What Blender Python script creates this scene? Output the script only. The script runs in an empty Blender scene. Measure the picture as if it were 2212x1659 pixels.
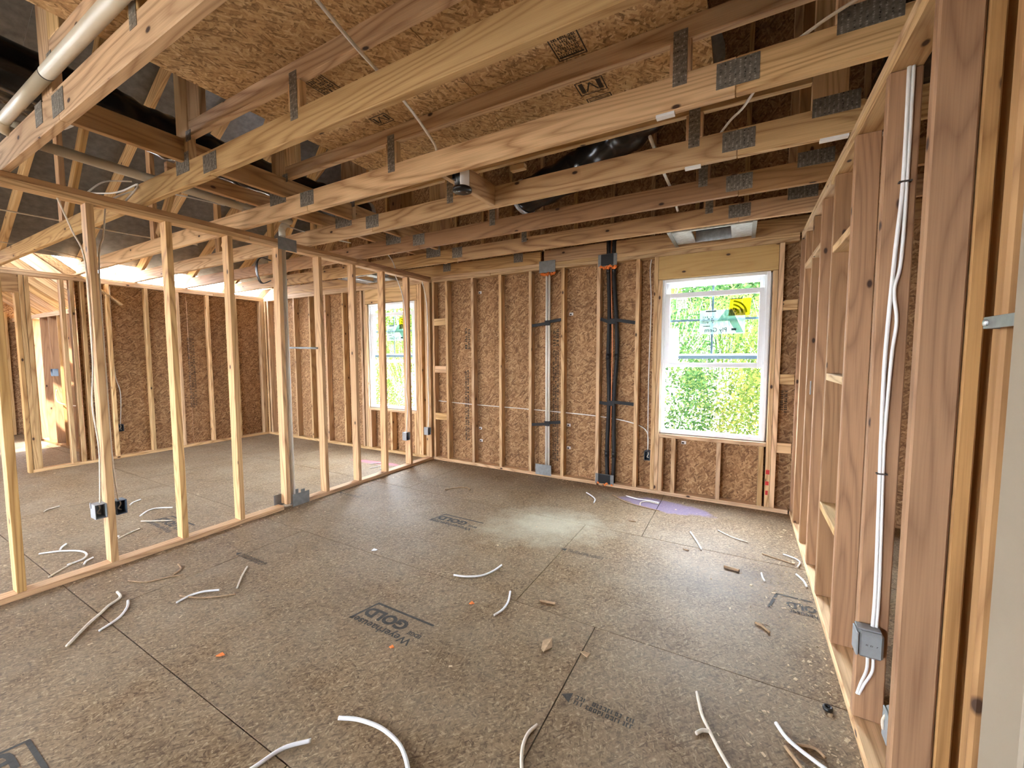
import bpy, bmesh, math, random
import numpy as np
from mathutils import Vector, Matrix
random.seed(11)
SC = bpy.context.scene
COL = SC.collection

# ------------------------------------------------------------------ camera
F_PX, YAW, PITCH, ROLL = 884.817, 0.509983, -0.069791, -0.002187
CAM = Vector((3.62797, -4.28964, 1.41526))
_cy, _sy, _cp, _sp = math.cos(YAW), math.sin(YAW), math.cos(PITCH), math.sin(PITCH)
_f = Vector((-_sy*_cp, _cy*_cp, _sp)); _r = Vector((_cy, _sy, 0)); _u = _r.cross(_f)
_cr, _sr = math.cos(ROLL), math.sin(ROLL)
_r2 = _cr*_r + _sr*_u; _u2 = -_sr*_r + _cr*_u
cam_d = bpy.data.cameras.new('camera'); cam = bpy.data.objects.new('camera', cam_d); COL.objects.link(cam)
cam_d.sensor_width = 36.0; cam_d.lens = F_PX/2212*36.0; cam_d.clip_start = 0.05
M = Matrix.Identity(4)
for i in range(3):
    M[i][0] = _r2[i]; M[i][1] = _u2[i]; M[i][2] = -_f[i]; M[i][3] = CAM[i]
cam.matrix_world = M
SC.camera = cam

# ------------------------------------------------------------------ light and exposure
w = bpy.data.worlds.new('world'); w.cycles.sampling_method = 'MANUAL'; w.cycles.sample_map_resolution = 256; SC.world = w; w.use_nodes = True
wn = w.node_tree.nodes; wl = w.node_tree.links
bg = wn['Background']
tcw = wn.new('ShaderNodeTexCoord'); sepw = wn.new('ShaderNodeSeparateXYZ'); wl.new(tcw.outputs['Generated'], sepw.inputs[0])
rampw = wn.new('ShaderNodeValToRGB'); rampw.color_ramp.elements[0].color = (.86, .92, 1, 1); rampw.color_ramp.elements[1].color = (.58, .68, .86, 1)   # hazy even sky: pale horizon, bluer zenith
wl.new(sepw.outputs['Z'], rampw.inputs[0]); wl.new(rampw.outputs[0], bg.inputs['Color']); bg.inputs['Strength'].default_value = 9.0
sun_d = bpy.data.lights.new('sun', 'SUN'); sun_d.energy = 3.5; sun_d.angle = math.radians(1.0); sun_d.color = (1.0, .95, .88)
sun = bpy.data.objects.new('sun', sun_d); COL.objects.link(sun)
_sd = Vector((0.72, -0.62, 1.0)).normalized()          # direction towards the sun
sun.rotation_euler = _sd.to_track_quat('Z', 'Y').to_euler(); sun.location = (6, -10, 12)
SC.view_settings.view_transform = 'Standard'; SC.view_settings.look = 'None'
SC.view_settings.gamma = 1.0; SC.view_settings.use_curve_mapping = False
SC.view_settings.exposure = 2.85

SC.cycles.use_light_tree = False; SC.cycles.max_bounces = 6; SC.cycles.diffuse_bounces = 3; SC.cycles.glossy_bounces = 2; SC.cycles.transmission_bounces = 2; SC.cycles.transparent_max_bounces = 12

# ------------------------------------------------------------------ node helper
class NT:
    def __init__(s, name):
        m = bpy.data.materials.new(name); m.use_nodes = True; s.m = m; s.t = m.node_tree; s.n = s.t.nodes; s.l = s.t.links
        s.b = s.n['Principled BSDF']; s.out = s.n['Material Output']
    def new(s, kind, **kw):
        nd = s.n.new('ShaderNode'+kind)
        for k, v in kw.items(): setattr(nd, k, v)
        return nd
    def put(s, sock, v):
        if isinstance(v, (int, float)): sock.default_value = v
        elif isinstance(v, (tuple, list)): sock.default_value = v if len(v) == len(sock.default_value) else (*v, 1)
        else: s.l.new(v, sock)
    def math(s, op, a, b=None, c=None, clamp=False):
        nd = s.new('Math', operation=op); nd.use_clamp = clamp
        s.put(nd.inputs[0], a)
        if b is not None: s.put(nd.inputs[1], b)
        if c is not None: s.put(nd.inputs[2], c)
        return nd.outputs[0]
    def vmath(s, op, a, b):
        nd = s.new('VectorMath', operation=op); s.put(nd.inputs[0], a); s.put(nd.inputs[1], b); return nd.outputs[0]
    def mix(s, f, a, b, mode='MIX'):
        nd = s.new('MixRGB', blend_type=mode); s.put(nd.inputs[0], f); s.put(nd.inputs[1], a); s.put(nd.inputs[2], b); return nd.outputs[0]
    def ramp(s, f, stops, interp='LINEAR'):
        nd = s.new('ValToRGB'); cr = nd.color_ramp; cr.interpolation = interp
        while len(cr.elements) < len(stops): cr.elements.new(.5)
        for e, (p, c) in zip(cr.elements, stops):
            e.position = p; e.color = (*c, 1) if len(c) == 3 else c
        s.put(nd.inputs[0], f); return nd.outputs[0]
    def noise(s, vec, scale=1, detail=2, rough=.5, dims='3D'):
        nd = s.new('TexNoise', noise_dimensions=dims); s.put(nd.inputs['Vector'], vec)
        nd.inputs['Scale'].default_value = scale; nd.inputs['Detail'].default_value = detail; nd.inputs['Roughness'].default_value = rough
        return nd.outputs[0]
    def bump(s, h, strength=.2, dist=.002):
        nd = s.new('Bump'); nd.inputs['Strength'].default_value = strength; nd.inputs['Distance'].default_value = dist
        s.put(nd.inputs['Height'], h); s.l.new(nd.outputs[0], s.b.inputs['Normal'])
    def uv(s): return s.new('UVMap').outputs[0]
    def rnd(s): return s.new('ObjectInfo').outputs['Random']
    def comb(s, x, y, z):
        nd = s.new('CombineXYZ'); s.put(nd.inputs[0], x); s.put(nd.inputs[1], y); s.put(nd.inputs[2], z); return nd.outputs[0]

def srgb(r, g, b):
    return tuple((c/255/12.92 if c/255 <= .04045 else ((c/255+.055)/1.055)**2.4) for c in (r, g, b))

def wood(name, light, dark, ring=.6, spread=.32, rough=.72):
    t = NT(name); r = t.rnd()
    off = t.comb(t.math('MULTIPLY', r, 61.0), t.math('MULTIPLY', r, 37.0), t.math('MULTIPLY', r, 17.0))
    v = t.vmath('ADD', t.uv(), off)
    field = t.noise(t.vmath('MULTIPLY', v, (.55, 5.5, 1)), 1, 1.5, .45)
    rg = t.math('PINGPONG', t.math('MULTIPLY', field, 30.0), 1.0)
    rg = t.math('POWER', rg, 2.2)
    fib = t.noise(t.vmath('MULTIPLY', v, (5, 210, 1)), 1, 1, .6)
    blot = t.noise(t.vmath('MULTIPLY', v, (1.1, 3.5, 1)), 1, 1, .5)
    fac = t.math('ADD', t.math('MULTIPLY', rg, ring), t.math('MULTIPLY_ADD', fib, .8, -.34), clamp=True)
    col = t.mix(fac, light, dark)
    col = t.mix(t.math('MULTIPLY_ADD', blot, 1.1, -.35, clamp=True), col, tuple(c*.80 for c in light))
    vo = t.new('TexVoronoi', voronoi_dimensions='2D'); t.put(vo.inputs['Vector'], t.vmath('MULTIPLY', v, (2.6, 5.0, 1))); vo.inputs['Scale'].default_value = 1
    sc = t.new('SeparateColor'); t.l.new(vo.outputs['Color'], sc.inputs[0]); gate = t.math('GREATER_THAN', sc.outputs[0], .62)
    kn = t.math('MULTIPLY', t.math('SUBTRACT', 1.0, t.math('DIVIDE', vo.outputs['Distance'], .06), clamp=True), gate, clamp=True)
    kn2 = t.math('MULTIPLY', t.math('SUBTRACT', 1.0, t.math('DIVIDE', vo.outputs['Distance'], .2), clamp=True), gate, clamp=True)
    col = t.mix(t.math('MULTIPLY', kn2, .45), col, dark)
    col = t.mix(t.math('MULTIPLY', kn, 2.2, clamp=True), col, srgb(62, 36, 20))
    hs = t.new('HueSaturation'); t.put(hs.inputs['Color'], col)
    wnz = t.new('TexWhiteNoise', noise_dimensions='1D'); t.put(wnz.inputs['W'], t.math('MULTIPLY', r, 913.0))
    t.put(hs.inputs['Value'], t.math('MULTIPLY_ADD', wnz.outputs['Value'], spread, 1-spread*.6))
    wn2 = t.new('TexWhiteNoise', noise_dimensions='1D'); t.put(wn2.inputs['W'], t.math('MULTIPLY', r, 517.0))
    t.put(hs.inputs['Hue'], t.math('MULTIPLY_ADD', wn2.outputs['Value'], .010, .499))
    t.put(hs.inputs['Saturation'], t.math('MULTIPLY_ADD', wn2.outputs['Value'], .2, .92))
    t.l.new(hs.outputs[0], t.b.inputs['Base Color']); t.b.inputs['Roughness'].default_value = rough
    t.bump(fib, .12, .001)
    return t.m

def osb(name, stops, scale=1.0, dust=None, rough=.8, bump=.25, stain=False, fk=.6):
    t = NT(name); r = t.rnd()
    base = t.vmath('ADD', t.uv(), t.comb(t.math('MULTIPLY', r, 31.0), t.math('MULTIPLY', r, 17.0), 0.0))
    wob = t.new('TexNoise'); t.put(wob.inputs['Vector'], base); wob.inputs['Scale'].default_value = 9; wob.inputs['Detail'].default_value = 1
    wv = t.vmath('MULTIPLY', t.vmath('SUBTRACT', wob.outputs['Color'], (.5, .5, .5)), (.028, .028, 0))
    p = t.vmath('ADD', base, wv)
    lays = []
    for k, ang in enumerate((14, 74, 132)):
        mp = t.new('Mapping'); t.put(mp.inputs['Vector'], p); mp.inputs['Rotation'].default_value = (0, 0, math.radians(ang))
        q = t.vmath('MULTIPLY', mp.outputs[0], (21*scale, 84*scale, 1))
        vo = t.new('TexVoronoi', voronoi_dimensions='2D'); t.put(vo.inputs['Vector'], q); vo.inputs['Scale'].default_value = 1
        sc = t.new('SeparateColor'); t.l.new(vo.outputs['Color'], sc.inputs[0]); lays.append((sc.outputs[0], sc.outputs[1]))
    val = lays[0][0]
    for (a, g), th in zip(lays[1:], (.5, .6)):
        val = t.mix(t.math('GREATER_THAN', g, th), val, a)
    fine = t.noise(t.vmath('MULTIPLY', p, (60, 60, 1)), 1, 2, .65)
    big = t.noise(base, 1.7, 2, .55)
    f = t.math('ADD', t.math('MULTIPLY_ADD', val, .62, .1), t.math('MULTIPLY_ADD', fine, fk, -.4*fk), clamp=True)
    col = t.ramp(f, stops)
    col = t.mix(t.math('MULTIPLY_ADD', big, 1.6, -.55, clamp=True), col, t.mix(.32, col, (.02, .012, .006)))
    if dust:
        dn = t.noise(base, 2.3, 3, .6)
        col = t.mix(t.math('MULTIPLY_ADD', dn, 1.9, -.62, clamp=True), col, t.mix(.42, col, dust))
    if stain:
        geo = t.new('NewGeometry'); pos = geo.outputs['Position']
        nn = t.noise(pos, 6.0, 3, .6)
        def blob(cx, cy, ax, ay, rot, soft):
            mp = t.new('Mapping'); mp.vector_type = 'TEXTURE'; t.put(mp.inputs['Vector'], pos)
            mp.inputs['Location'].default_value = (cx, cy, 0); mp.inputs['Rotation'].default_value = (0, 0, rot); mp.inputs['Scale'].default_value = (ax, ay, 1)
            ln = t.new('VectorMath', operation='LENGTH'); t.put(ln.inputs[0], t.vmath('MULTIPLY', mp.outputs[0], (1, 1, 0)))
            d = t.math('ADD', ln.outputs['Value'], t.math('MULTIPLY_ADD', nn, .9, -.45))
            return t.math('DIVIDE', t.math('SUBTRACT', 1.0, d), soft, clamp=True)
        col = t.mix(t.math('MULTIPLY', blob(3.03, -.31, .42, .16, -.12, .2), .6), col, srgb(136, 122, 156))      # purple spill
        col = t.mix(t.math('MULTIPLY', blob(2.25, -1.25, .66, .46, .5, .85), .55), col, srgb(206, 200, 176))        # white powder
        col = t.mix(t.math('MULTIPLY', blob(-.55, -.5, .45, .07, .1, .3), .75), col, srgb(205, 120, 130))         # red marks
        col = t.mix(t.math('MULTIPLY', blob(3.5, -1.6, .5, .3, .2, .9), .35), col, srgb(70, 66, 62))
        col = t.mix(t.math('MULTIPLY', blob(3.75, -1.3, .22, .16, .2, .9), .35), col, srgb(70, 66, 62))
    t.l.new(col, t.b.inputs['Base Color']); t.b.inputs['Roughness'].default_value = rough; t.b.inputs['Specular IOR Level'].default_value = .18 if stain else .35
    if stain: t.bump(fine, bump, .002)
    return t.m

def plain(name, c, rough=.6, metal=0.0, var=.0, scale=20):
    t = NT(name)
    if var:
        tc = t.new('TexCoord').outputs['Object']
        n = t.noise(tc, scale, 3, .6)
        t.l.new(t.ramp(n, [(.3, tuple(x*(1-var) for x in c)), (.7, tuple(min(1, x*(1+var)) for x in c))]), t.b.inputs['Base Color'])
    else: t.b.inputs['Base Color'].default_value = (*c, 1)
    t.b.inputs['Roughness'].default_value = rough; t.b.inputs['Metallic'].default_value = metal
    return t.m

PINE = wood('pine', srgb(224, 186, 142), srgb(154, 108, 68), ring=.75)
PINE_W = wood('pine_warm', srgb(206, 164, 118), srgb(138, 94, 58), ring=.75, spread=.25)
FIR = wood('fir', srgb(178, 134, 95), srgb(122, 81, 52), ring=.6, spread=.2)
PLY = wood('header_ply', srgb(206, 170, 118), srgb(176, 134, 86), ring=.35, spread=.1)
OSB_W = osb('osb_wall', [(.1, srgb(112, 80, 52)), (.42, srgb(156, 115, 78)), (.7, srgb(184, 144, 102)), (.95, srgb(214, 180, 138))])
OSB_C = osb('osb_ceiling', [(.1, srgb(130, 100, 66)), (.42, srgb(194, 156, 110)), (.7, srgb(216, 182, 134)), (.95, srgb(236, 212, 170))], 1.2)
OSB_F = osb('osb_floor', [(.1, srgb(82, 61, 41)), (.45, srgb(130, 105, 76)), (.72, srgb(146, 121, 90)), (.95, srgb(184, 161, 128))], 2.3, dust=srgb(170, 156, 134), rough=.62, bump=.2, stain=True, fk=1.0)
def foil_mat():
    t = NT('foil'); tc = t.uv(); n = t.noise(tc, 14, 4, .6)
    t.l.new(t.ramp(n, [(.3, (.13, .13, .13)), (.7, (.22, .22, .22))]), t.b.inputs['Base Color'])
    t.b.inputs['Metallic'].default_value = .75; t.b.inputs['Roughness'].default_value = .42; t.bump(n, .3, .004); return t.m
FOIL = foil_mat()
def nailplate_mat():
    t = NT('nail_plate_steel'); uv = t.uv()
    s = t.new('SeparateXYZ'); t.put(s.inputs[0], uv)
    r = t.rnd()
    a = t.math('PINGPONG', t.math('MULTIPLY', s.outputs[0], 58), .5); b = t.math('PINGPONG', t.math('MULTIPLY', s.outputs[1], 120), .5)
    slot = t.math('MULTIPLY', t.math('GREATER_THAN', a, .33), t.math('GREATER_THAN', b, .18))
    n = t.noise(uv, 60, 3, .7)
    col = t.mix(slot, t.ramp(n, [(.3, srgb(112, 106, 97)), (.7, srgb(150, 144, 134))]), t.ramp(n, [(.35, srgb(46, 40, 34)), (.65, srgb(200, 194, 182))]))
    t.l.new(col, t.b.inputs['Base Color']); t.b.inputs['Metallic'].default_value = .55; t.b.inputs['Roughness'].default_value = .5
    t.bump(slot, .6, .002); return t.m
NPL = nailplate_mat()
STEEL = plain('galvanised', srgb(150, 152, 152), .42, .7, .15, 30)
STEEL_D = plain('steel_plate', srgb(128, 128, 126), .55, .35, .15, 25)
PVC = plain('pvc_white', srgb(232, 228, 216), .4, 0, .04, 8)
PVC_O = plain('pvc_cream', srgb(206, 196, 176), .45, 0, .06, 6)
BLK = plain('black_foam', srgb(30, 30, 31), .7, 0, .2, 30)
BLKP = plain('black_plastic', srgb(22, 22, 24), .35, 0, 0)
FILM = plain('black_film', srgb(14, 13, 14), .22, 0, .3, 12)
GREYB = plain('grey_plastic', srgb(142, 144, 144), .5, 0, .06, 40)
GREYD = plain('blue_grey_plastic', srgb(70, 80, 92), .5, 0, .06, 40)
CABLE = plain('white_cable', srgb(232, 230, 226), .45, 0, .03, 30)
CABLE_D = plain('dusty_cable', srgb(216, 204, 184), .6, 0, .12, 30)
BARK = plain('bark_strip', srgb(168, 138, 104), .85, 0, .2, 40)
COPPER = plain('copper', srgb(190, 120, 84), .35, .8)
FOAM = plain('orange_foam', srgb(232, 130, 62), .8, 0, .15, 60)
INK = plain('black_ink', srgb(58, 50, 42), .85, 0, .25, 80)
INKF = plain('floor_ink', srgb(66, 62, 56), .85, 0, .3, 60)
REDINK = plain('red_paint', srgb(190, 40, 40), .7)
VINYL = plain('white_vinyl', srgb(240, 242, 244), .35, 0)
BLUEV = plain('blue_grey_bar', srgb(120, 140, 158), .4, 0)
PRIMED = plain('primed_white', srgb(150, 136, 117), .6, 0, .04, 5)
PAPER = plain('white_paper', srgb(238, 238, 240), .7, 0)
TAPE = plain('foil_insulation', srgb(200, 204, 206), .35, .6, .2, 30)
DARKV = plain('dark_void', srgb(20, 22, 26), .6, 0)
def glass_mat():
    t = NT('window_glass'); t.n.remove(t.b)
    tr = t.new('BsdfTransparent'); tr.inputs[0].default_value = (.94, .97, .96, 1)
    gl = t.new('BsdfGlossy'); gl.inputs['Roughness'].default_value = .02
    lw = t.new('LayerWeight'); lw.inputs[0].default_value = .5
    fr = t.math('MULTIPLY_ADD', t.math('POWER', lw.outputs['Facing'], 4.0), .5, .02)
    mx = t.new('MixShader'); t.l.new(fr, mx.inputs[0]); t.l.new(tr.outputs[0], mx.inputs[1]); t.l.new(gl.outputs[0], mx.inputs[2])
    t.l.new(mx.outputs[0], t.out.inputs[0]); return t.m
GLASS = glass_mat()
def film_mat(name, c, a):
    t = NT(name); t.n.remove(t.b)
    tr = t.new('BsdfTransparent'); di = t.new('BsdfDiffuse'); di.inputs[0].default_value = (*c, 1)
    tl = t.new('BsdfTranslucent'); tl.inputs[0].default_value = (*c, 1)
    ad = t.new('MixShader'); ad.inputs[0].default_value = .6; t.l.new(di.outputs[0], ad.inputs[1]); t.l.new(tl.outputs[0], ad.inputs[2])
    mx = t.new('MixShader'); mx.inputs[0].default_value = a; t.l.new(tr.outputs[0], mx.inputs[1]); t.l.new(ad.outputs[0], mx.inputs[2])
    t.l.new(mx.outputs[0], t.out.inputs[0]); return t.m
ST_YEL = film_mat('sticker_yellow', srgb(122, 100, 3), .94); ST_GRN = film_mat('sticker_green', srgb(54, 104, 76), .75)
ST_WHT = film_mat('sticker_white', srgb(98, 110, 112), .7); ST_NFR = film_mat('sticker_beige', srgb(118, 112, 94), .85)
ST_LIME = film_mat('sticker_lime', srgb(86, 94, 0), .96); ST_TXT = film_mat('sticker_print', srgb(24, 30, 33), .97)
def leaf_mat(name, c1, c2, c3):
    t = NT(name); g = t.new('NewGeometry'); rr = g.outputs['Random Per Island']
    col = t.ramp(rr, [(0, c1), (.5, c2), (1, c3)])
    t.n.remove(t.b); di = t.new('BsdfDiffuse'); tl = t.new('BsdfTranslucent'); t.l.new(col, di.inputs[0]); t.l.new(col, tl.inputs[0])
    mx = t.new('MixShader'); mx.inputs[0].default_value = .45; t.l.new(di.outputs[0], mx.inputs[1]); t.l.new(tl.outputs[0], mx.inputs[2])
    t.l.new(mx.outputs[0], t.out.inputs[0]); return t.m
LEAF_A = leaf_mat('leaf_yellow_green', srgb(50, 70, 32), srgb(80, 97, 44), srgb(120, 112, 56))
LEAF_B = leaf_mat('leaf_green', srgb(32, 56, 30), srgb(54, 80, 44), srgb(88, 104, 56))
BRANCH = plain('pale_branch', srgb(206, 196, 180), .8, 0, .15, 12)
GROUND = plain('ground', srgb(146, 138, 122), .9, 0, .3, 1.5)

# ------------------------------------------------------------------ object helpers
def tag(o, label=None, cat=None, group=None, kind=None):
    if label: o['label'] = label
    if cat: o['category'] = cat
    if group: o['group'] = group
    if kind: o['kind'] = kind
    return o
def wmat(o):
    m = o.matrix_basis.copy()
    if o.parent: m = wmat(o.parent) @ o.matrix_parent_inverse @ m
    return m
def attach(o, parent):
    if parent is not None:
        o.parent = parent; o.matrix_parent_inverse = wmat(parent).inverted()
    return o
def empty(name, loc=(0, 0, 0), label=None, cat=None, group=None, kind=None):
    o = bpy.data.objects.new(name, None); o.empty_display_size = .05; o.location = loc; COL.objects.link(o)
    return tag(o, label, cat, group, kind)
def struct(name, loc=(0, 0, 0), label=None):
    return empty(name, loc, label, None, None, 'structure')
def mobj(name, verts, faces, mat, parent=None, smooth=False, loc=None):
    me = bpy.data.meshes.new(name)
    vs = np.array([tuple(v) for v in verts], float)
    c = vs.min(0)*.5 + vs.max(0)*.5 if loc is None else np.array(loc, float)
    me.from_pydata((vs-c).tolist(), [], faces); me.materials.append(mat); me.update()
    if smooth:
        for p in me.polygons: p.use_smooth = True
    o = bpy.data.objects.new(name, me); o.location = c; COL.objects.link(o)
    return attach(o, parent)
_cache = {}
def boxmesh(d, bev, mat):
    key = (round(d[0], 4), round(d[1], 4), round(d[2], 4), bev, mat.name)
    if key in _cache: return _cache[key]
    bm = bmesh.new(); bmesh.ops.create_cube(bm, size=1.0)
    for v in bm.verts: v.co = Vector((v.co.x*d[0], v.co.y*d[1], v.co.z*d[2]))
    if bev: bmesh.ops.bevel(bm, geom=list(bm.edges), offset=min(bev, min(d)*.3), segments=1, affect='EDGES', profile=.5)
    uvl = bm.loops.layers.uv.new('UVMap'); L = max(range(3), key=lambda i: d[i])
    for f in bm.faces:
        n = f.normal; na = max(range(3), key=lambda i: abs(n[i]))
        ax = [i for i in range(3) if i != na]
        if na == L: ua, va = ax
        else: ua = L; va = [i for i in ax if i != L][0]
        o2 = na*.731 + (0.29 if n[na] > 0 else 0)
        for l in f.loops:
            u, v = l.vert.co[ua], l.vert.co[va]+o2
            if na == L: u *= .1
            l[uvl].uv = (u, v)
    me = bpy.data.meshes.new('box'); bm.to_mesh(me); bm.free(); me.materials.append(mat)
    _cache[key] = me
    return me
def box(name, lo, hi, mat, parent=None, bev=.0025, tilt=0.0):
    d = [hi[i]-lo[i] for i in range(3)]
    o = bpy.data.objects.new(name, boxmesh(d, bev, mat)); o.location = [(hi[i]+lo[i])/2 for i in range(3)]
    if tilt: o.rotation_euler = (random.uniform(-tilt, tilt), random.uniform(-tilt, tilt), 0)
    COL.objects.link(o); return attach(o, parent)
def beam(name, a, b, wd, ht, mat, parent=None, bev=.0025, up=(0, 0, 1)):
    a, b = Vector(a), Vector(b); x = (b-a); L = x.length; x.normalize()
    y = Vector(up).cross(x).normalized(); z = x.cross(y)
    o = bpy.data.objects.new(name, boxmesh((L, wd, ht), bev, mat))
    m = Matrix.Identity(4)
    for i in range(3): m[i][0] = x[i]; m[i][1] = y[i]; m[i][2] = z[i]; m[i][3] = (a[i]+b[i])/2
    o.matrix_basis = m; COL.objects.link(o); return attach(o, parent)
def spline(pts, sub=6):
    P = [Vector(p) for p in pts]
    if len(P) < 3 or sub < 2: return P
    out = []
    for i in range(len(P)-1):
        p0 = P[max(i-1, 0)]; p1 = P[i]; p2 = P[i+1]; p3 = P[min(i+2, len(P)-1)]
        for k in range(sub):
            t = k/sub
            out.append(.5*((2*p1)+(-p0+p2)*t+(2*p0-5*p1+4*p2-p3)*t*t+(-p0+3*p1-3*p2+p3)*t**3))
    out.append(P[-1]); return out
def tube(name, pts, r, mat, parent=None, seg=8, sub=6, flat=1.0, wob=0.0):
    P = spline(pts, sub); n = len(P); verts = []; faces = []
    t0 = (P[1]-P[0]).normalized(); ref = Vector((0, 0, 1)) if abs(t0.z) < .9 else Vector((1, 0, 0))
    for i in range(n):
        t = (P[min(i+1, n-1)]-P[max(i-1, 0)]).normalized()
        s = t.cross(ref).normalized(); ref2 = s.cross(t).normalized(); 
        if abs(t.z) < .9: pass
        rr = r(i/(n-1)) if callable(r) else r
        if wob: rr *= 1+random.uniform(-wob, wob)
        for k in range(seg):
            a = 2*math.pi*k/seg
            verts.append(P[i]+s*(math.cos(a)*rr)+ref2*(math.sin(a)*rr*flat))
        ref = ref2
    for i in range(n-1):
        for k in range(seg):
            k2 = (k+1) % seg; faces.append((i*seg+k, i*seg+k2, (i+1)*seg+k2, (i+1)*seg+k))
    faces.append(tuple(reversed(range(seg)))); faces.append(tuple((n-1)*seg+k for k in range(seg)))
    return mobj(name, verts, faces, mat, parent, True)
def lettering(name, body, size, loc, rot, mat, parent, bold=0.0, xs=1.0, mirror=False, align='LEFT'):
    cu = bpy.data.curves.new(name, 'FONT'); cu.body = body; cu.size = size; cu.offset = bold; cu.resolution_u = 3; cu.align_x = align
    tmp = bpy.data.objects.new(name, cu); COL.objects.link(tmp)
    bpy.context.view_layer.update()
    me = bpy.data.meshes.new_from_object(tmp.evaluated_get(bpy.context.evaluated_depsgraph_get()))
    bpy.data.objects.remove(tmp); bpy.data.curves.remove(cu)
    for v in me.vertices: v.co.x *= xs*(-1 if mirror else 1)
    me.materials.clear(); me.materials.append(mat)
    o = bpy.data.objects.new(name, me); o.location = loc; o.rotation_euler = rot; COL.objects.link(o); return attach(o, parent)
def flatprint(name, rects, z, mat, parent, axis='z'):
    """thin flat print: list of (x0,y0,x1,y1) rectangles lying at height z"""
    vs, fs = [], []
    for q in rects:
        b = len(vs)
        pts = [(q[0], q[1]), (q[2], q[1]), (q[2], q[3]), (q[0], q[3])] if isinstance(q, tuple) else q
        for x, y in pts: vs.append((x, y, z) if axis == 'z' else ((x, z, y) if axis == 'y' else (z, x, y)))
        fs.append(tuple(range(b, b+len(pts))))
    return mobj(name, vs, fs, mat, parent)
def scribble(x0, y0, x1, y1, rows, seed, dense=.75, along='x', bold=.18):
    """rows of illegible letter-like marks"""
    rg = random.Random(seed); out = []
    hh = (y1-y0)/rows if along == 'x' else (x1-x0)/rows
    for k in range(rows):
        p = x0 if along == 'x' else y0; e = x1 if along == 'x' else y1
        while p < e-hh*.3:
            wd = hh*rg.uniform(.22, .55)
            if rg.random() < dense:
                a, b = (y0+k*hh+hh*.12, y0+(k+1)*hh-hh*.12) if along == 'x' else (x0+k*hh+hh*.12, x0+(k+1)*hh-hh*.12)
                m = rg.random(); th = hh*bold
                segs = [(p, a, p+th, b)] if m < .8 else []
                if m > .2: segs.append((p, b-th, p+wd, b))
                if m > .45: segs.append((p, a, p+wd, a+th))
                if m > .6: segs.append((p+wd-th, a, p+wd, b))
                for s in segs: out.append(s if along == 'x' else (s[1], s[0], s[3], s[2]))
            p += wd+hh*.16
    return out

# ================================================================== STRUCTURE
T2 = .038; D4 = .089
ZP = 2.452                                   # top of wall plates, underside of trusses
Z1, Z0 = ZP-.036, ZP-.072

# ---- floor ---------------------------------------------------------
floor = struct('floor')
rows = [(-1.077, .142, 2.99), (-2.296, -1.077, 2.534), (-3.515, -2.296, 3.007), (-4.734, -3.515, 2.30), (-5.953, -4.734, 1.5), (-7.172, -5.953, 2.7)]
for ya, yb, xj in rows:
    k0 = math.floor((-8.4-xj)/2.438)
    x = xj+k0*2.438
    while x < 6.2:
        dz = random.uniform(-.0006, .0006)
        box('floor_panel', (x+.0025, ya+.0025, -.019+dz), (x+2.438-.0025, yb-.0025, dz), OSB_F, floor, 0)
        x += 2.438
box('floor_blackout', (-8.6, -7.2, -.30), (8.4, .15, -.02), DARKV, floor, 0)  # dark slab added below so the joints show black and no daylight leaks

def logo(x1, ya, s=1.0, clip=None):
    """Weyerhaeuser EDGE GOLD stamp; x1 = right end, ya = nearest edge; reads towards -X"""
    z = .0012; R = (0, 0, math.pi)
    lettering('stamp_lettering', 'Weyerhaeuser', .064*s, (x1-.02*s, ya+.05*s, z), R, INKF, floor, .0012, 1.12)
    lettering('stamp_lettering', 'EDGE', .033*s, (x1-.0*s, ya+.096*s, z), R, INKF, floor, .0014, 1.02)
    lettering('stamp_lettering', 'GOLD', .094*s, (x1-.118*s, ya+.142*s, z), R, INKF, floor, .005, 1.12)
    xl = x1-.43*s; yt = ya+.18*s
    flatprint('stamp_frame', [(xl+.03*s, yt, x1, yt+.014*s), [(xl+.02*s, yt+.014*s), (xl-.02*s, ya+.02*s), (xl-.006*s, ya+.02*s), (xl+.034*s, yt+.014*s)]], z, INKF, floor)
logo(2.265, -2.885); logo(1.77, -1.655); logo(1.78, -4.115); logo(-.33, -2.86)
def half_logo():
    z = .0012
    flatprint('stamp_frame', [(3.85, -1.49, 4.03, -1.478), [(3.85, -1.478), (3.80, -1.655), (3.815, -1.655), (3.865, -1.478)]], z, INKF, floor)
    lettering('stamp_lettering', 'OLD', .085, (4.035, -1.545, z), (0, 0, math.pi), INKF, floor, .0035, .8)
    lettering('stamp_lettering', 'haeuser', .058, (4.035, -1.625, z), (0, 0, math.pi), INKF, floor, .0006, .72)
half_logo()
for i, (xa, xb, ya, yb) in enumerate([(3.045, 3.32, -2.802, -2.748), (2.545, 2.834, -1.592, -1.552), (.525, .845, -2.785, -2.742), (.06, .336, -1.55, -1.515)]):
    r = scribble(xa+.03, ya, xb, yb, 2, i+3, .95)
    r.append([(xa-.03, (ya+yb)/2), (xa+.012, ya), (xa+.012, yb)])
    flatprint('stamp_lettering', r, .0012, INKF, floor)

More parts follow.
